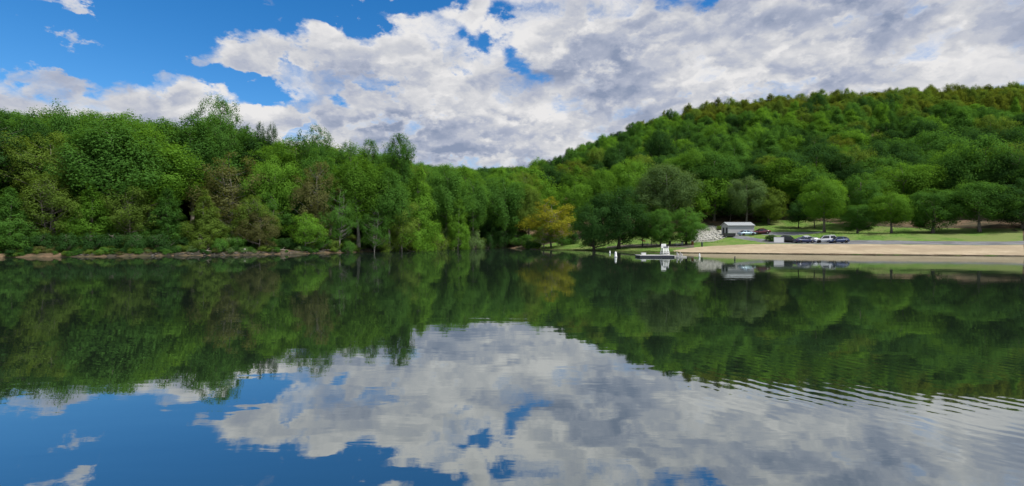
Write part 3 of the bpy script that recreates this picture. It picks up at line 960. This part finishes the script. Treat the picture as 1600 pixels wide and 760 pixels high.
# the rest of the wood: one object, its crowns laid out by geometry nodes
def make_wood(name, pts, sources, label):
    me_ = bpy.data.meshes.new(name)
    me_.from_pydata([p[:3] for p in pts], [], [])
    o = bpy.data.objects.new(name, me_)
    C.objects.link(o)
    tag(o, label, kind='stuff')
    keys = list(sources)
    size, turn, pick = [], [], []
    for i, p in enumerate(pts):
        opts = [k for k in keys if k[1] == p[5]]
        key = rg.choice(opts)
        _, _, pH, pR = PROTO[key[0]]
        size += [p[4] / (2 * pR), p[4] / (2 * pR), p[3] / pH]
        turn += [0, 0, rg.uniform(0, 6.28)]
        pick.append(keys.index(key))
    me_.attributes.new('size', 'FLOAT_VECTOR', 'POINT').data.foreach_set('vector', size)
    me_.attributes.new('turn', 'FLOAT_VECTOR', 'POINT').data.foreach_set('vector', turn)
    me_.attributes.new('pick', 'INT', 'POINT').data.foreach_set('value', pick)
    ng = bpy.data.node_groups.new(name + '_layout', 'GeometryNodeTree')
    ng.interface.new_socket('Geometry', in_out='INPUT', socket_type='NodeSocketGeometry')
    ng.interface.new_socket('Geometry', in_out='OUTPUT', socket_type='NodeSocketGeometry')
    gi, go = ng.nodes.new('NodeGroupInput'), ng.nodes.new('NodeGroupOutput')
    jn = ng.nodes.new('GeometryNodeJoinGeometry')
    infos = []
    for k in keys:
        oi = ng.nodes.new('GeometryNodeObjectInfo')
        oi.transform_space = 'ORIGINAL'
        oi.inputs['Object'].default_value = sources[k]
        oi.inputs['As Instance'].default_value = True
        infos.append(oi)
    for oi in reversed(infos):
        ng.links.new(oi.outputs['Geometry'], jn.inputs[0])
    ip = ng.nodes.new('GeometryNodeInstanceOnPoints')
    ip.inputs['Pick Instance'].default_value = True

    def attr(nm, ty):
        a = ng.nodes.new('GeometryNodeInputNamedAttribute')
        a.data_type = ty
        a.inputs['Name'].default_value = nm
        return a.outputs['Attribute']
    ng.links.new(gi.outputs[0], ip.inputs['Points'])
    ng.links.new(jn.outputs[0], ip.inputs['Instance'])
    ng.links.new(attr('pick', 'INT'), ip.inputs['Instance Index'])
    ng.links.new(attr('turn', 'FLOAT_VECTOR'), ip.inputs['Rotation'])
    ng.links.new(attr('size', 'FLOAT_VECTOR'), ip.inputs['Scale'])
    ng.links.new(ip.outputs[0], go.inputs[0])
    md = o.modifiers.new('layout', 'NODES')
    md.node_group = ng
    return o


sources = {}
for o in list(C.objects):
    if o.name.startswith('crown') and o.material_slots:
        lf = next((k for k in TONES if M[k] == o.material_slots[0].material), None)
        pk = next((k for k, v in PROTO.items() if v[0] == o.data), None)
        if lf and pk and pk[:4] in ('hill', 'roun', 'tall') and sum(1 for q in sources if q[1] == lf) < 7:
            sources.setdefault((pk, lf), o)
have = {k[1] for k in sources}
wood = [(a, b, c, h, w, l if l in have else 'green') for a, b, c, h, w, l in wood]
under = []
for _ in range(1250):
    px = rg.uniform(-60, 845)
    Ys = FPX * CAM_H / (shore_at(max(px, 0)) - HZ)
    y = Ys + (rg.uniform(0.3, 5) if rg.random() < .45 else rg.uniform(4, 34))
    x = (px - 800) / FPX * y
    d_ = y - Ys
    if 294 < px < 545 and 1.2 < d_ < 6 and rg.random() < .5:
        continue
    h_ = rg.uniform(.5, 1.3) if d_ < 4 else rg.uniform(.8, 2.8)
    under.append((x, y, ground(x, y) - .1, h_, h_ * rg.uniform(1.0, 1.7), rg.choice(['green', 'olive', 'dark', 'bronze', 'grey'])))
under_src = {}
for o in list(C.objects):
    if o.name.startswith('crown') and o.data in [PROTO[f'shrub{q}'][0] for q in range(3)]:
        lf = next((k for k in TONES if M[k] == o.material_slots[0].material), None)
        pk = next(k for k, v in PROTO.items() if v[0] == o.data)
        if lf:
            under_src.setdefault((pk, lf), o)
uh = {k[1] for k in under_src}
make_wood('undergrowth', [(a, b, c, h, w, l if l in uh else 'green') for a, b, c, h, w, l in under], under_src, 'low undergrowth on the forest floor behind the shore')
make_wood('distant_woods', wood, sources, 'mass of mixed green woodland covering the hills')
print('TREES single', n_trees[0], 'mass', len(wood), 'sources', sorted(sources))

# ------------------------------------------------------------------ stones, logs, grass
M['stone'] = flat_mat('pale_stone', (0.40, 0.395, 0.35), 0.9, var=0.5, scale=2.0)
M['bank_stone'] = flat_mat('brown_grey_stone', (0.075, 0.070, 0.060), 0.9, var=0.35, scale=2.0)
M['wood'] = flat_mat('weathered_wood', (0.20, 0.17, 0.14), 0.85, var=0.3)
M['white'] = flat_mat('white_paint', (0.70, 0.71, 0.70), 0.5, var=0.12)
M['black'] = flat_mat('black_plastic', (0.02, 0.02, 0.022), 0.5)
M['rubber'] = flat_mat('tyre_rubber', (0.022, 0.022, 0.022), 0.85)
M['rim'] = flat_mat('wheel_alloy', (0.45, 0.45, 0.46), 0.35, 0.8)
M['glass'] = flat_mat('dark_car_glass', (0.02, 0.025, 0.03), 0.06, var=0.05)
M['lamp'] = flat_mat('clear_lamp', (0.7, 0.72, 0.74), 0.15, var=0.05)
M['tail'] = flat_mat('red_lamp', (0.35, 0.02, 0.02), 0.2, var=0.05)
M['rust'] = flat_mat('rusty_steel', (0.24, 0.09, 0.035), 0.9, var=0.4)
M['steel'] = flat_mat('galvanised_steel', (0.42, 0.43, 0.44), 0.4, 0.7)
M['greenpaint'] = flat_mat('dark_green_paint', (0.03, 0.06, 0.03), 0.5)

rk = random.Random(5)
quad = [(1082, 378.5), (1128, 374.5), (1128, 355.5), (1088, 356)]


def in_slope():
    u, v = rk.random(), rk.random()
    px = (quad[0][0] * (1 - u) + quad[1][0] * u) * (1 - v) + (quad[3][0] * (1 - u) + quad[2][0] * u) * v
    py = (quad[0][1] * (1 - u) + quad[1][1] * u) * (1 - v) + (quad[3][1] * (1 - u) + quad[2][1] * u) * v
    return hit(px, py)


mb = MB()
for _ in range(620):
    x, y, z = in_slope()
    mb.rock(x + rk.uniform(-.6, .6), y + rk.uniform(-.8, .8), ground(x, y) + 0.10, rk.uniform(.14, .38), rk)
tag(mb.build('riprap_stones', M['stone']), 'loose pale stones covering the slope beside the shed', kind='stuff')
for k in range(22):
    x, y, z = in_slope()
    o = MB().rock(0, 0, 0, rk.uniform(.45, .8), rk).build('boulder', M['stone'])
    o.location = (x, y, z + 0.15)
    tag(o, 'large pale boulder among the loose stones beside the shed', 'boulder', 'boulders on the stony slope')

mb = MB()
for _ in range(260):
    px = rk.uniform(120, 840)
    Ys = FPX * CAM_H / (shore_at(px) - HZ) + rk.uniform(0.1, 1.3)
    x, y = P(px, Ys)
    mb.rock(x, y, ground(x, y) + 0.02, rk.uniform(.08, .3), rk, 0.55)
tag(mb.build('bank_stones', M['bank_stone']), 'brown stones lining the wooded shore', kind='stuff')

LOGS = [(318, 1.2, 2.6, .13, 0.1, 'fallen log lying on the bank below the yellow green bushy tree'), (436, 1.6, 3.0, .12, .2, 'fallen log lying below the bright round tree'),
        (508, 1.2, 2.4, .11, -.15, 'pale fallen log at the water below the right bronze tree'), (592, 0.8, 3.2, .12, -.5, 'fallen trunk slanting into the water near the forked pale trunk'),
        (652, 0.2, 3.6, .10, -.9, 'thin leaning dead stem dipping into the water below the bright pyramid tree')]
for px, off, L, r_, az_, lb in LOGS:
    x, y = P(px, FPX * CAM_H / (shore_at(px) - HZ) + off)
    pts = [(-L / 2, 0, .0), (-L / 6, .05, .06), (L / 6, -.04, .08), (L / 2, .03, .02)]
    t = empty('fallen_log', (x, y, ground(x, y) + r_ * .8), az_, lb, 'log')
    MB().tube(pts, [r_, r_ * .95, r_ * .85, r_ * .6], 8).build('trunk', M['wood'], t)
    b2 = MB(); b2.tube([(L / 6, 0, .05), (L / 4, .3, .35), (L / 3.4, .5, .6)], [r_ * .4, r_ * .3, r_ * .1], 5); b2.tube([(-L / 8, 0, .05), (-L / 12, -.3, .3)], [r_ * .35, r_ * .12], 5)
    b2.build('branch_stub', M['wood'], t)
x, y = P(382, FPX * CAM_H / (shore_at(382) - HZ) + 0.5)
t = empty('tree_stump', (x, y, ground(x, y) - 0.1), 0, 'pale bleached stump at the water edge below the left bronze tree', 'stump')
MB().tube([(0, 0, 0), (.03, 0, .35), (.05, .02, .75)], [.34, .22, .17], 9).build('trunk', M['bark_pale'], t)
b2 = MB()
for k in range(5):
    a_ = k * 1.26
    b2.tube([(.1 * math.cos(a_), .1 * math.sin(a_), .22), (.35 * math.cos(a_), .35 * math.sin(a_), .1), (.6 * math.cos(a_), .6 * math.sin(a_), -.05)], [.1, .08, .03], 5)
b2.build('root', M['bark_pale'], t)

# grass: blades on the lawn and ragged tufts at its edges
gr = np.random.default_rng(4)
vs, qs = [], []
tufts = []
while len(tufts) < 8000:
    edge = gr.random() < 0.35
    px = gr.uniform(846, 1420)
    Ys = FPX * CAM_H / (shore_at(px) - HZ)
    y = Ys + (abs(gr.normal()) * 1.0 + 0.3 if edge else gr.uniform(1, 62))
    if px > 1060 and y - Ys < 19:
        continue
    x = (px - 800) / FPX * y
    if HZ - (ground(x, y) - CAM_H) / y * FPX < np.interp(px, *zip(*[(845, 384.0), (880, 377), (935, 371), (1040, 366), (1110, 359), (1200, 346), (1500, 342)])):
        continue
    if 1076 < px < 1262 and 361 < HZ - (ground(x, y) - CAM_H) / y * FPX < 381.5 and px > 1130 or (px > 1196 and 112 > y > 100):
        continue
    tufts.append((x, y))
for x, y in tufts:
    z = ground(x, y) + 0.03
    for k in range(4):
        a_ = gr.uniform(0, 6.28); h_ = gr.uniform(.07, .22); w_ = .035; q = gr.normal(size=2) * .1
        bx_, by_ = x + q[0], y + q[1]
        n0 = len(vs)
        vs += [(bx_ - w_ * math.cos(a_), by_ - w_ * math.sin(a_), z), (bx_ + w_ * math.cos(a_), by_ + w_ * math.sin(a_), z), (bx_ + gr.normal() * .05, by_ + gr.normal() * .05, z + h_)]
        qs.append((n0, n0 + 1, n0 + 2))
gm = arrays_mesh('grass_tufts', np.array(vs), np.array(qs))
gm.materials.append(M['grass'])
go_ = bpy.data.objects.new('grass_tufts', gm); C.objects.link(go_)
tag(go_, 'short tufts of grass across the lawn', kind='stuff')

# ------------------------------------------------------------------ the shed
M['siding'] = flat_mat('grey_painted_siding', (0.42, 0.42, 0.43), 0.7, var=0.14, scale=1.2)
M['metal_roof'] = flat_mat('pale_metal_roof', (0.36, 0.38, 0.39), 0.5, 0.2, var=0.12, scale=0.8)
M['trim'] = flat_mat('pale_trim', (0.34, 0.35, 0.37), 0.6, var=0.08)
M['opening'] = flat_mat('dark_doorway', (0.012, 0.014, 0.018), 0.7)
M['block'] = flat_mat('concrete_base', (0.28, 0.28, 0.27), 0.9, var=0.2)
x0, y0 = P(1138, 134)
L_, D_, Hw, Hr = 7.0, 4.4, 2.75, 0.85
zb = ground(x0 + 1, y0) - 0.1
zb = min(zb, CAM_H + (HZ - 366.5) / FPX * 134)
t = empty('shed', (x0, y0, zb), 0, 'pale grey shed with low metal roof beyond the sand beach', 'shed')
MB().box(L_ / 2, D_ / 2, -0.4, L_ + .1, D_ + .1, 1.2).build('foundation', M['block'], t)
b = MB()
b.box(L_ / 2, D_ / 2, .2 + Hw / 2, L_, D_, Hw)
k = len(b.v)
b.add([(0, 0, .2 + Hw), (0, D_, .2 + Hw), (0, D_ / 2, .2 + Hw + Hr), (L_, 0, .2 + Hw), (L_, D_, .2 + Hw), (L_, D_ / 2, .2 + Hw + Hr)], [(0, 1, 2)[::-1], (3, 4, 5), (0, 2, 5, 3)[::-1], (1, 4, 5, 2)[::-1]])
wall = b.build('wall', M['siding'], t)
b = MB()
for i in range(int(Hw / .22)):
    b.box(L_ / 2, -.012, .3 + i * .22, L_ - .16, .024, .19)
b.build('siding_board', M['siding'], wall)
b = MB()
sl = math.atan2(Hr, D_ / 2)
rl = math.hypot(Hr, D_ / 2) + .35
for sgn in (-1, 1):
    cy = D_ / 2 + sgn * (rl / 2) * math.cos(sl)
    cz = .2 + Hw + Hr + .05 - (rl / 2) * math.sin(sl)
    for kk in (0,):
        c_, s_ = math.cos(sl * -sgn), math.sin(sl * -sgn)
        pts = []
        for xx in (-.3, L_ + .3):
            for yy in (-rl / 2, rl / 2):
                for zz in (-.03, .03):
                    pts.append((xx, cy + yy * c_ - zz * s_, cz + yy * s_ + zz * c_))
        b.add(pts, [(0, 1, 3, 2), (4, 6, 7, 5), (0, 4, 5, 1), (2, 3, 7, 6), (1, 5, 7, 3), (0, 2, 6, 4)])
roof = b.build('roof', M['metal_roof'], t)
b = MB()
for i in range(13):
    xx = -.25 + i * (L_ + .5) / 12
    b.bar((xx, -.30, .2 + Hw - .02), (xx, D_ / 2, .2 + Hw + Hr + .10), .03, 4)
b.build('roof_rib', M['metal_roof'], roof)
for xx in (0, L_):
    MB().box(xx, -.02, .2 + Hw / 2, .14, .08, Hw).build('corner_trim', M['trim'], t)
MB().box(L_ / 2, -.36, .2 + Hw - .06, L_ + .6, .05, .16).build('fascia', M['trim'], t)
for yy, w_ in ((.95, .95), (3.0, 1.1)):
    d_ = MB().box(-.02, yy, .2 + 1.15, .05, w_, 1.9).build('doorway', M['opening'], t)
    f_ = MB(); f_.box(-.03, yy - w_ / 2 - .05, 1.35, .07, .1, 2.0); f_.box(-.03, yy + w_ / 2 + .05, 1.35, .07, .1, 2.0); f_.box(-.03, yy, 2.36, .07, w_ + .2, .1)
    f_.build('frame', M['trim'], d_)
x, y, z = hit(1139, 371.0)
t = empty('skip_bin', (x, y - .2, z), 0, 'low dark open bin standing at the corner of the shed', 'bin')
b = MB(); b.box(0, 0, .55, 2.6, 1.1, .8, taper=1.08); b.build('body', M['black'], t)
MB().box(0, 0, .98, 2.9, 1.3, .08).build('rim', M['greenpaint'], t)
for xx in (-1, 1):
    MB().box(xx, 0, .08, .25, 1.0, .18).build('foot', M['steel'], t)

# ------------------------------------------------------------------ cars


def paint(name, c):
    m, T = mat(name)
    tcn = T.n('ShaderNodeTexCoord')
    f = T.noise(tcn.outputs['Object'], 3.0, 4)
    b_ = principled(T, T.mix(f, [q * .9 for q in c], [min(1, q * 1.1) for q in c]), 0.32, 0.25)
    b_.inputs['Coat Weight'].default_value = 0.8
    b_.inputs['Coat Roughness'].default_value = 0.08
    return m


def make_car(px, py, rz, pm, label, style='sedan', rack=False, lot=0.10, Y=None):
    L, Wd, Hh = {'sedan': (4.55, 1.78, 1.42), 'suv': (4.55, 1.84, 1.70), 'hatch': (4.1, 1.74, 1.48)}[style]
    x, y = hit(px, py)[:2] if Y is None else P(px, Y)
    t = empty('parked_car', (x, y, ground(x, y) + lot), rz, label, 'car', 'cars parked above the beach')
    e_ = 0.7
    gx = (ground(x + e_, y) - ground(x - e_, y)) / (2 * e_); gy = (ground(x, y + e_) - ground(x, y - e_)) / (2 * e_)
    from mathutils import Vector, Matrix
    up = Vector((-gx, -gy, 1)).normalized()
    fw = Vector((math.cos(rz), math.sin(rz), 0)); fw = (fw - up * fw.dot(up)).normalized()
    sd = up.cross(fw)
    t.rotation_euler = Matrix((fw, sd, up)).transposed().to_euler()
    w = Wd / 2
    belt = .92 if style != 'suv' else 1.05
    h = L / 2
    # station: x, bottom, shoulder height, half width
    st = [(h, .34, .58, w * .72), (h - .12, .26, .68, w * .90), (h - .55, .22, .78 if style != 'suv' else .92, w * .98), (h * .42, .20, belt - .04, w), (0, .20, belt, w),
          (-h * .5, .20, belt + .02, w), (-h + .5, .22, belt + (.02 if style != 'hatch' else .06), w * .98), (-h + .1, .30, belt - .06, w * .90), (-h, .38, belt - .22, w * .76)]
    v, f = [], []
    for X, zb_, zs, hw in st:
        for yy, zz in ((-.86, zb_), (-1, zb_ + .12), (-1.0, (zb_ + zs) / 2 + .05), (-.97, zs - .05), (-.86, zs), (0, zs + .03), (.86, zs), (.97, zs - .05), (1.0, (zb_ + zs) / 2 + .05), (1, zb_ + .12), (.86, zb_)):
            v.append((X, yy * hw, zz))
    n = 11
    for j in range(len(st) - 1):
        for i in range(n):
            f.append((j * n + i, j * n + (i + 1) % n, (j + 1) * n + (i + 1) % n, (j + 1) * n + i))
    f += [tuple(range(n))[::-1], tuple((len(st) - 1) * n + i for i in range(n))]
    b = MB().add(v, f, True)
    if style == 'sedan':
        cab = [(h * .46, belt - .02), (h * .10, Hh - .03), (-h * .38, Hh - .02), (-h * .74, belt + .0)]
    elif style == 'suv':
        cab = [(h * .46, belt - .02), (h * .20, Hh - .04), (-h * .82, Hh - .05), (-h * .96, belt)]
    else:
        cab = [(h * .50, belt - .02), (h * .16, Hh - .03), (-h * .62, Hh - .05), (-h * .93, belt)]
    bw, tw = w * .93, w * .72
    (xa, za), (xb, zb2), (xc, zc), (xd, zd) = cab
    xm = (xb + xc) / 2
    cv = [(xa, -bw, za), (xa, bw, za), (xb, -tw, zb2), (xb, tw, zb2), (xm, -tw, Hh + .01), (xm, tw, Hh + .01), (xc, -tw, zc), (xc, tw, zc), (xd, -bw, zd), (xd, bw, zd)]
    b.add(cv, [(0, 1, 3, 2), (2, 3, 5, 4), (4, 5, 7, 6), (6, 7, 9, 8), (0, 2, 4, 6, 8), (1, 9, 7, 5, 3)])
    b.build('body', pm, t)

    def pane(name, pts, out):
        P_ = np.array(pts, float); c_ = P_.mean(0)
        q = c_ + (P_ - c_) * .86 + np.array(out) * .02
        q2 = q - np.array(out) * .03
        k_ = len(q)
        MB().add(list(q) + list(q2), [tuple(range(k_)), tuple(range(k_, 2 * k_))[::-1]] + [(i, i + k_, (i + 1) % k_ + k_, (i + 1) % k_) for i in range(k_)]).build(name, M['glass'], t)
    pane('windscreen', [cv[0], cv[1], cv[3], cv[2]], (.7, 0, .7))
    pane('rear_window', [cv[8], cv[9], cv[7], cv[6]], (-.7, 0, .7))
    for sg in (-1, 1):
        lo, hi = (sg * bw, sg * tw)
        xmid = xa * .42 + xd * .58
        pane('side_window', [(xa - .1, lo, za + .02), (xmid + .05, lo, belt), (xmid + .05, hi, Hh - .04), (xb, hi, zb2 - .02)], (0, sg, .25))
        pane('side_window', [(xmid - .05, lo, belt), (xd + .12, lo, zd + .02), (xc, hi, zc - .02), (xmid - .05, hi, Hh - .04)], (0, sg, .25))
        MB().box(h * .36, sg * (w + .09), belt + .05, .14, .2, .12).build('mirror', pm, t)
        MB().box(h - .13, sg * w * .66, .63 if style != 'suv' else .72, .16, .36, .13).build('headlight', M['lamp'], t)
        MB().box(-h + .10, sg * w * .68, belt - .18, .16, .34, .15).build('taillight', M['tail'], t)
        for wx in (h * .60, -h * .60):
            r_ = .33 if style != 'suv' else .37
            MB().disc_y(wx, sg * (w - .09), r_ + .04, r_ * 1.17, .20, 16).build('wheel_arch', M['black'], t)
            wh = MB().disc_y(wx, sg * (w - .10), r_, r_, .25, 16).build('wheel', M['rubber'], t)
            MB().disc_y(wx, sg * (w + .022), r_, r_ * .64, .03, 12).build('rim', M['rim'], wh)
    MB().box(h - .02, 0, .40, .12, Wd * .78, .20, taper=.94).build('bumper', pm, t)
    MB().box(-h + .02, 0, .46, .12, Wd * .78, .20, taper=.94).build('bumper', pm, t)
    MB().box(h + .01, 0, .56, .06, Wd * .42, .12).build('grille', M['black'], t)
    if rack:
        for sg in (-1, 1):
            rb = MB(); rb.bar((xb - .2, sg * tw * .88, Hh + .09), (xc + .1, sg * tw * .88, Hh + .09), .025); rb.bar((xb - .2, sg * tw * .88, Hh), (xb - .2, sg * tw * .88, Hh + .1), .025); rb.bar((xc + .1, sg * tw * .88, Hh - .03), (xc + .1, sg * tw * .88, Hh + .1), .025)
            rb.build('roof_rail', M['steel'], t)
    return t


make_car(1256.5, 381.0, 0.05, paint('navy_paint', (0.012, 0.018, 0.07)), 'dark navy sedan parked nearest the sand with its bonnet to the right')
make_car(1263, 378.6, -0.12, paint('silver_paint', (0.52, 0.54, 0.56)), 'silver sedan parked behind the dark navy sedan')
make_car(1231, 379.2, -0.75, paint('black_paint', (0.012, 0.016, 0.014)), 'black hatchback between the blank white panel and the navy sedan', 'hatch')
make_car(1290, 380.6, pi - 0.45, paint('white_paint_car', (0.70, 0.71, 0.72)), 'white sport utility car with roof rails at the right of the lot', 'suv', True)
make_car(1310, 380.9, pi - 0.1, paint('deep_blue_paint', (0.02, 0.04, 0.11)), 'dark blue car parked just right of the white sport utility car', 'hatch')
make_car(1166.5, 364.6, 0.12, paint('ice_blue_paint', (0.30, 0.42, 0.52)), 'light blue sedan parked against the shed', Y=131.6)
make_car(1189, 365.2, pi - 0.1, paint('maroon_paint', (0.10, 0.012, 0.022)), 'maroon sedan parked right of the light blue sedan', Y=133.0)
print('CARS', ground(*P(1166.5, 131.6)), HZ - (ground(*P(1166.5, 131.6)) - CAM_H) / 131.6 * FPX, zb)

# ------------------------------------------------------------------ things on the lawn
x, y, z = hit(1217, 380.4)
t = empty('noticeboard', (x, y, z), 0.03, 'blank white panel on short posts beside the dark round bush', 'board')
MB().box(0, 0, .82, 2.35, .06, 1.3).build('board', flat_mat('grey_white_board', (0.55, 0.56, 0.57), 0.6, var=0.08), t)
fr = MB(); fr.box(0, -.035, 1.44, 2.43, .05, .07); fr.box(0, -.035, .19, 2.43, .05, .07)
for xx in (-1.19, 1.19):
    fr.box(xx, -.035, .815, .07, .05, 1.19)
fr.build('frame', M['trim'], t)
for xx in (-.9, .9):
    MB().box(xx, .07, .6, .1, .08, 1.5).build('post', M['wood'], t)

M['table'] = flat_mat('blue_grey_table', (0.17, 0.19, 0.22), 0.8, var=0.2)
for k, (px, py, rz, lb) in enumerate([(1008, 385.6, .1, 'picnic table under the small dark tree beside the largest lawn tree'), (1022, 385.2, -.2, 'picnic table just left of the slim picnic tree'), (1060, 385.4, .15, 'picnic table left of the round picnic tree')]):
    x, y, z = hit(px, py)
    t = empty('picnic_table', (x, y, z + .08), rz, lb, 'table', 'picnic tables under the lawn trees')
    for i in range(5):
        MB().box(0, -.32 + i * .16, .74, 1.8, .14, .045).build('plank', M['table'], t)
    for sg in (-1, 1):
        MB().box(0, sg * .72, .44, 1.8, .26, .045).build('bench', M['table'], t)
    for xx in (-.65, .65):
        lg = MB(); lg.bar((xx, -.62, -.1), (xx, -.2, .72), .05, 4); lg.bar((xx, .62, -.1), (xx, .2, .72), .05, 4); lg.box(xx, 0, .40, .06, 1.6, .08)
        lg.build('leg', M['table'], t)
x, y, z = hit(1006.5, 381.8)
t = empty('charcoal_grill', (x, y, z), .3, 'rusty charcoal grill on a post behind the picnic tables', 'grill')
MB().bar((0, 0, -.1), (0, 0, .75), .05, 8).build('post', M['rust'], t)
b = MB(); b.box(0, .23, .9, .6, .04, .34); b.box(-.28, 0, .86, .04, .42, .26); b.box(.28, 0, .86, .04, .42, .26); b.box(0, 0, .74, .6, .5, .04); b.build('firebox', M['rust'], t)
b = MB()
for i in range(7):
    b.bar((-.24 + i * .08, -.2, .9), (-.24 + i * .08, .2, .9), .012, 4)
b.build('grate', M['steel'], t)
x, y, z = hit(1046.5, 382.6)
t = empty('rubbish_bin', (x, y, z), 0, 'black rubbish bin between the two picnic trees', 'bin')
MB().lathe([(.24, -.05), (.27, .1), (.30, .78), (.31, .80)], 12).build('body', M['black'], t)
MB().lathe([(.33, .80), (.33, .86), (.22, .96), (.05, 1.0)], 12).build('lid', M['black'], t)
x, y, z = hit(1066, 382.6)
t = empty('white_post', (x, y, z), 0, 'short white post beside the round picnic tree trunk', 'post')
MB().box(0, 0, .4, .34, .34, 1.0).build('shaft', M['white'], t)
MB().box(0, 0, .94, .42, .42, .08).build('cap', M['white'], t)
x, y, z = hit(1082, 383.0)
t = empty('rusty_barrel', (x, y, z), 0, 'rusty brown barrel on the grass right of the round picnic tree', 'barrel')
MB().lathe([(.28, -.05), (.29, .0), (.29, .28), (.305, .30), (.29, .32), (.29, .58), (.305, .6), (.29, .62), (.29, .88), (.27, .89), (.27, .80)], 14).build('drum', M['rust'], t)
MB().lathe([(.30, .86), (.30, .90)], 14).build('rim', M['black'], t)
x, y, z = hit(1097, 386.6)
t = empty('park_bollard', (x, y, z), 0, 'dark green bin post where the grass meets the sand', 'post')
MB().lathe([(.20, -.1), (.21, .05), (.21, .9), (.19, .95)], 12).build('shaft', M['greenpaint'], t)
MB().lathe([(.25, .95), (.25, 1.04), (.12, 1.16)], 12).build('cap', M['greenpaint'], t)

# ------------------------------------------------------------------ the swim dock, its chair and the buoys
M['deck'] = flat_mat('grey_deck_boards', (0.36, 0.35, 0.33), 0.85, var=0.22)
M['hull'] = flat_mat('dark_float', (0.012, 0.016, 0.03), 0.5)
DX0, DY0 = P(1033, 76)
t = empty('swim_dock', (DX0, DY0, 0), 0, 'low floating swim dock carrying the white lifeguard chair', 'dock')
MB().box(-1.0, 0.2, .08, 5.24, 2.84, .42).build('float', M['hull'], t)
b = MB()
for i in range(26):
    b.box(-3.5 + i * .2 + .0, .2, .318, .185, 2.8, .05)
b.build('deck_plank', M['deck'], t)['kind'] = 'stuff'
for yy in (-1.23, 1.63):
    MB().box(-1.0, yy, .31, 5.3, .06, .05).build('edge_board', M['white'], t)
for xx in (-3.64,):
    MB().box(xx, .2, .31, .06, 2.92, .05).build('edge_board', M['white'], t)
MB().box(2.55, -.25, .02, 1.85, 2.6, .28).build('side_float', M['deck'], t)
b = MB()
for i in range(9):
    b.box(1.73 + i * .2, -.25, .185, .185, 2.6, .05)
b.build('side_deck_plank', M['deck'], t)['kind'] = 'stuff'
b = MB()
for xx in (2.0, 2.5):
    b.tube([(xx, -1.2, .1), (xx, -1.22, .65), (xx, -1.4, .82), (xx, -1.62, .65), (xx, -1.64, -.7)], [.03] * 5, 8)
ld = b.build('ladder_rail', M['steel'], t)
for i in range(3):
    MB().bar((2.0, -1.64, .05 - i * .25), (2.5, -1.64, .05 - i * .25), .025).build('rung', M['steel'], ld)
for xx, yy in ((2.9, .75), (3.3, .2)):
    MB().lathe([(.05, .2), (.16, .24), (.17, .42), (.08, .50), (.06, .56)], 10, xx, yy).build('mooring_post', M['deck'], t)

bxo, byo = P(1005.5, 76.5)
t = empty('storage_box', (bxo, byo, .34), 0, 'small white storage box on the left end of the swim dock', 'box')
MB().box(0, 0, .14, .68, .42, .27).build('body', M['white'], t)
MB().box(0, 0, .30, .72, .46, .05).build('lid', M['white'], t)

t = empty('lifeguard_chair', (P(1038.5, 76)[0], 75.9, .344), 0.15, 'tall white wooden lifeguard chair standing on the swim dock', 'chair')
H_ = 1.05
for sx1 in (-1, 1):
    for sy1 in (-1, 1):
        MB().tube([(sx1 * .56, sy1 * .52, 0), (sx1 * .36, sy1 * .34, H_)], [.06, .06], 4).build('leg', M['white'], t)
for i in range(4):
    zz = .14 + i * .25
    q = 1 - zz / H_ * .36
    MB().box(0, -.52 * q - .01, zz, 1.12 * q, .04, .15).build('rung', M['white'], t)
    for sx1 in (-1, 1):
        MB().box(sx1 * .56 * q, 0, zz, .04, 1.0 * q, .13).build('side_slat', M['white'], t)
MB().box(0, 0, H_ + .03, .86, .8, .06).build('seat', M['white'], t)
for i in range(4):
    MB().box(-.30 + i * .2, .40, H_ + .36, .18, .04, .62).build('back_slat', M['white'], t)
for sx1 in (-1, 1):
    MB().box(sx1 * .44, .02, H_ + .30, .09, .76, .05).build('armrest', M['white'], t)
    MB().box(sx1 * .44, -.32, H_ + .15, .06, .06, .26).build('arm_post', M['white'], t)
MB().box(0, -.62, .42, .7, .24, .05).build('footrest', M['white'], t)
MB().box(.12, -.02, H_ + .15, .5, .5, .17).build('seat_block', flat_mat('navy_block', (0.015, 0.02, 0.05), 0.8), t)  # dark navy block on the seat


def buoy(px, Y, s, label):
    x_, y_ = P(px, Y)
    t_ = empty('marker_buoy', (x_, y_, 0), 0, label, 'buoy', 'white buoys round the swimming area')
    t_.scale = (s, s, s)
    MB().lathe([(.20, -.3), (.24, -.1), (.24, .12), (.19, .22), (.17, .60), (.16, .74), (.10, .82), (.03, .85)], 14).build('float', M['white'], t_)
    MB().lathe([(.245, .0), (.25, .02), (.25, .09), (.245, .11)], 14).build('band', M['trim'], t_)
    MB().lathe([(.03, .84), (.035, .90), (.02, .93)], 8).build('eyelet', M['steel'], t_)


buoy(962, 76, 1.0, 'tall white buoy left of the swim dock, the larger of two')
buoy(953, 98, .62, 'small white buoy farther out left of the tall white buoy')
buoy(1093, 77, .62, 'small white buoy off the sand right of the swim dock')
x_, y_ = P(1148, 66)
t = empty('mooring_stake', (x_, y_, 0), 0, 'dark stub stake standing in the water off the beach', 'stake')
MB().tube([(0, 0, -.6), (.02, 0, .1), (.04, 0, .38)], [.09, .085, .075], 8).build('shaft', M['black'], t)
MB().lathe([(.09, .36), (.09, .42), (.04, .45)], 8, .04).build('cap', M['greenpaint'], t)
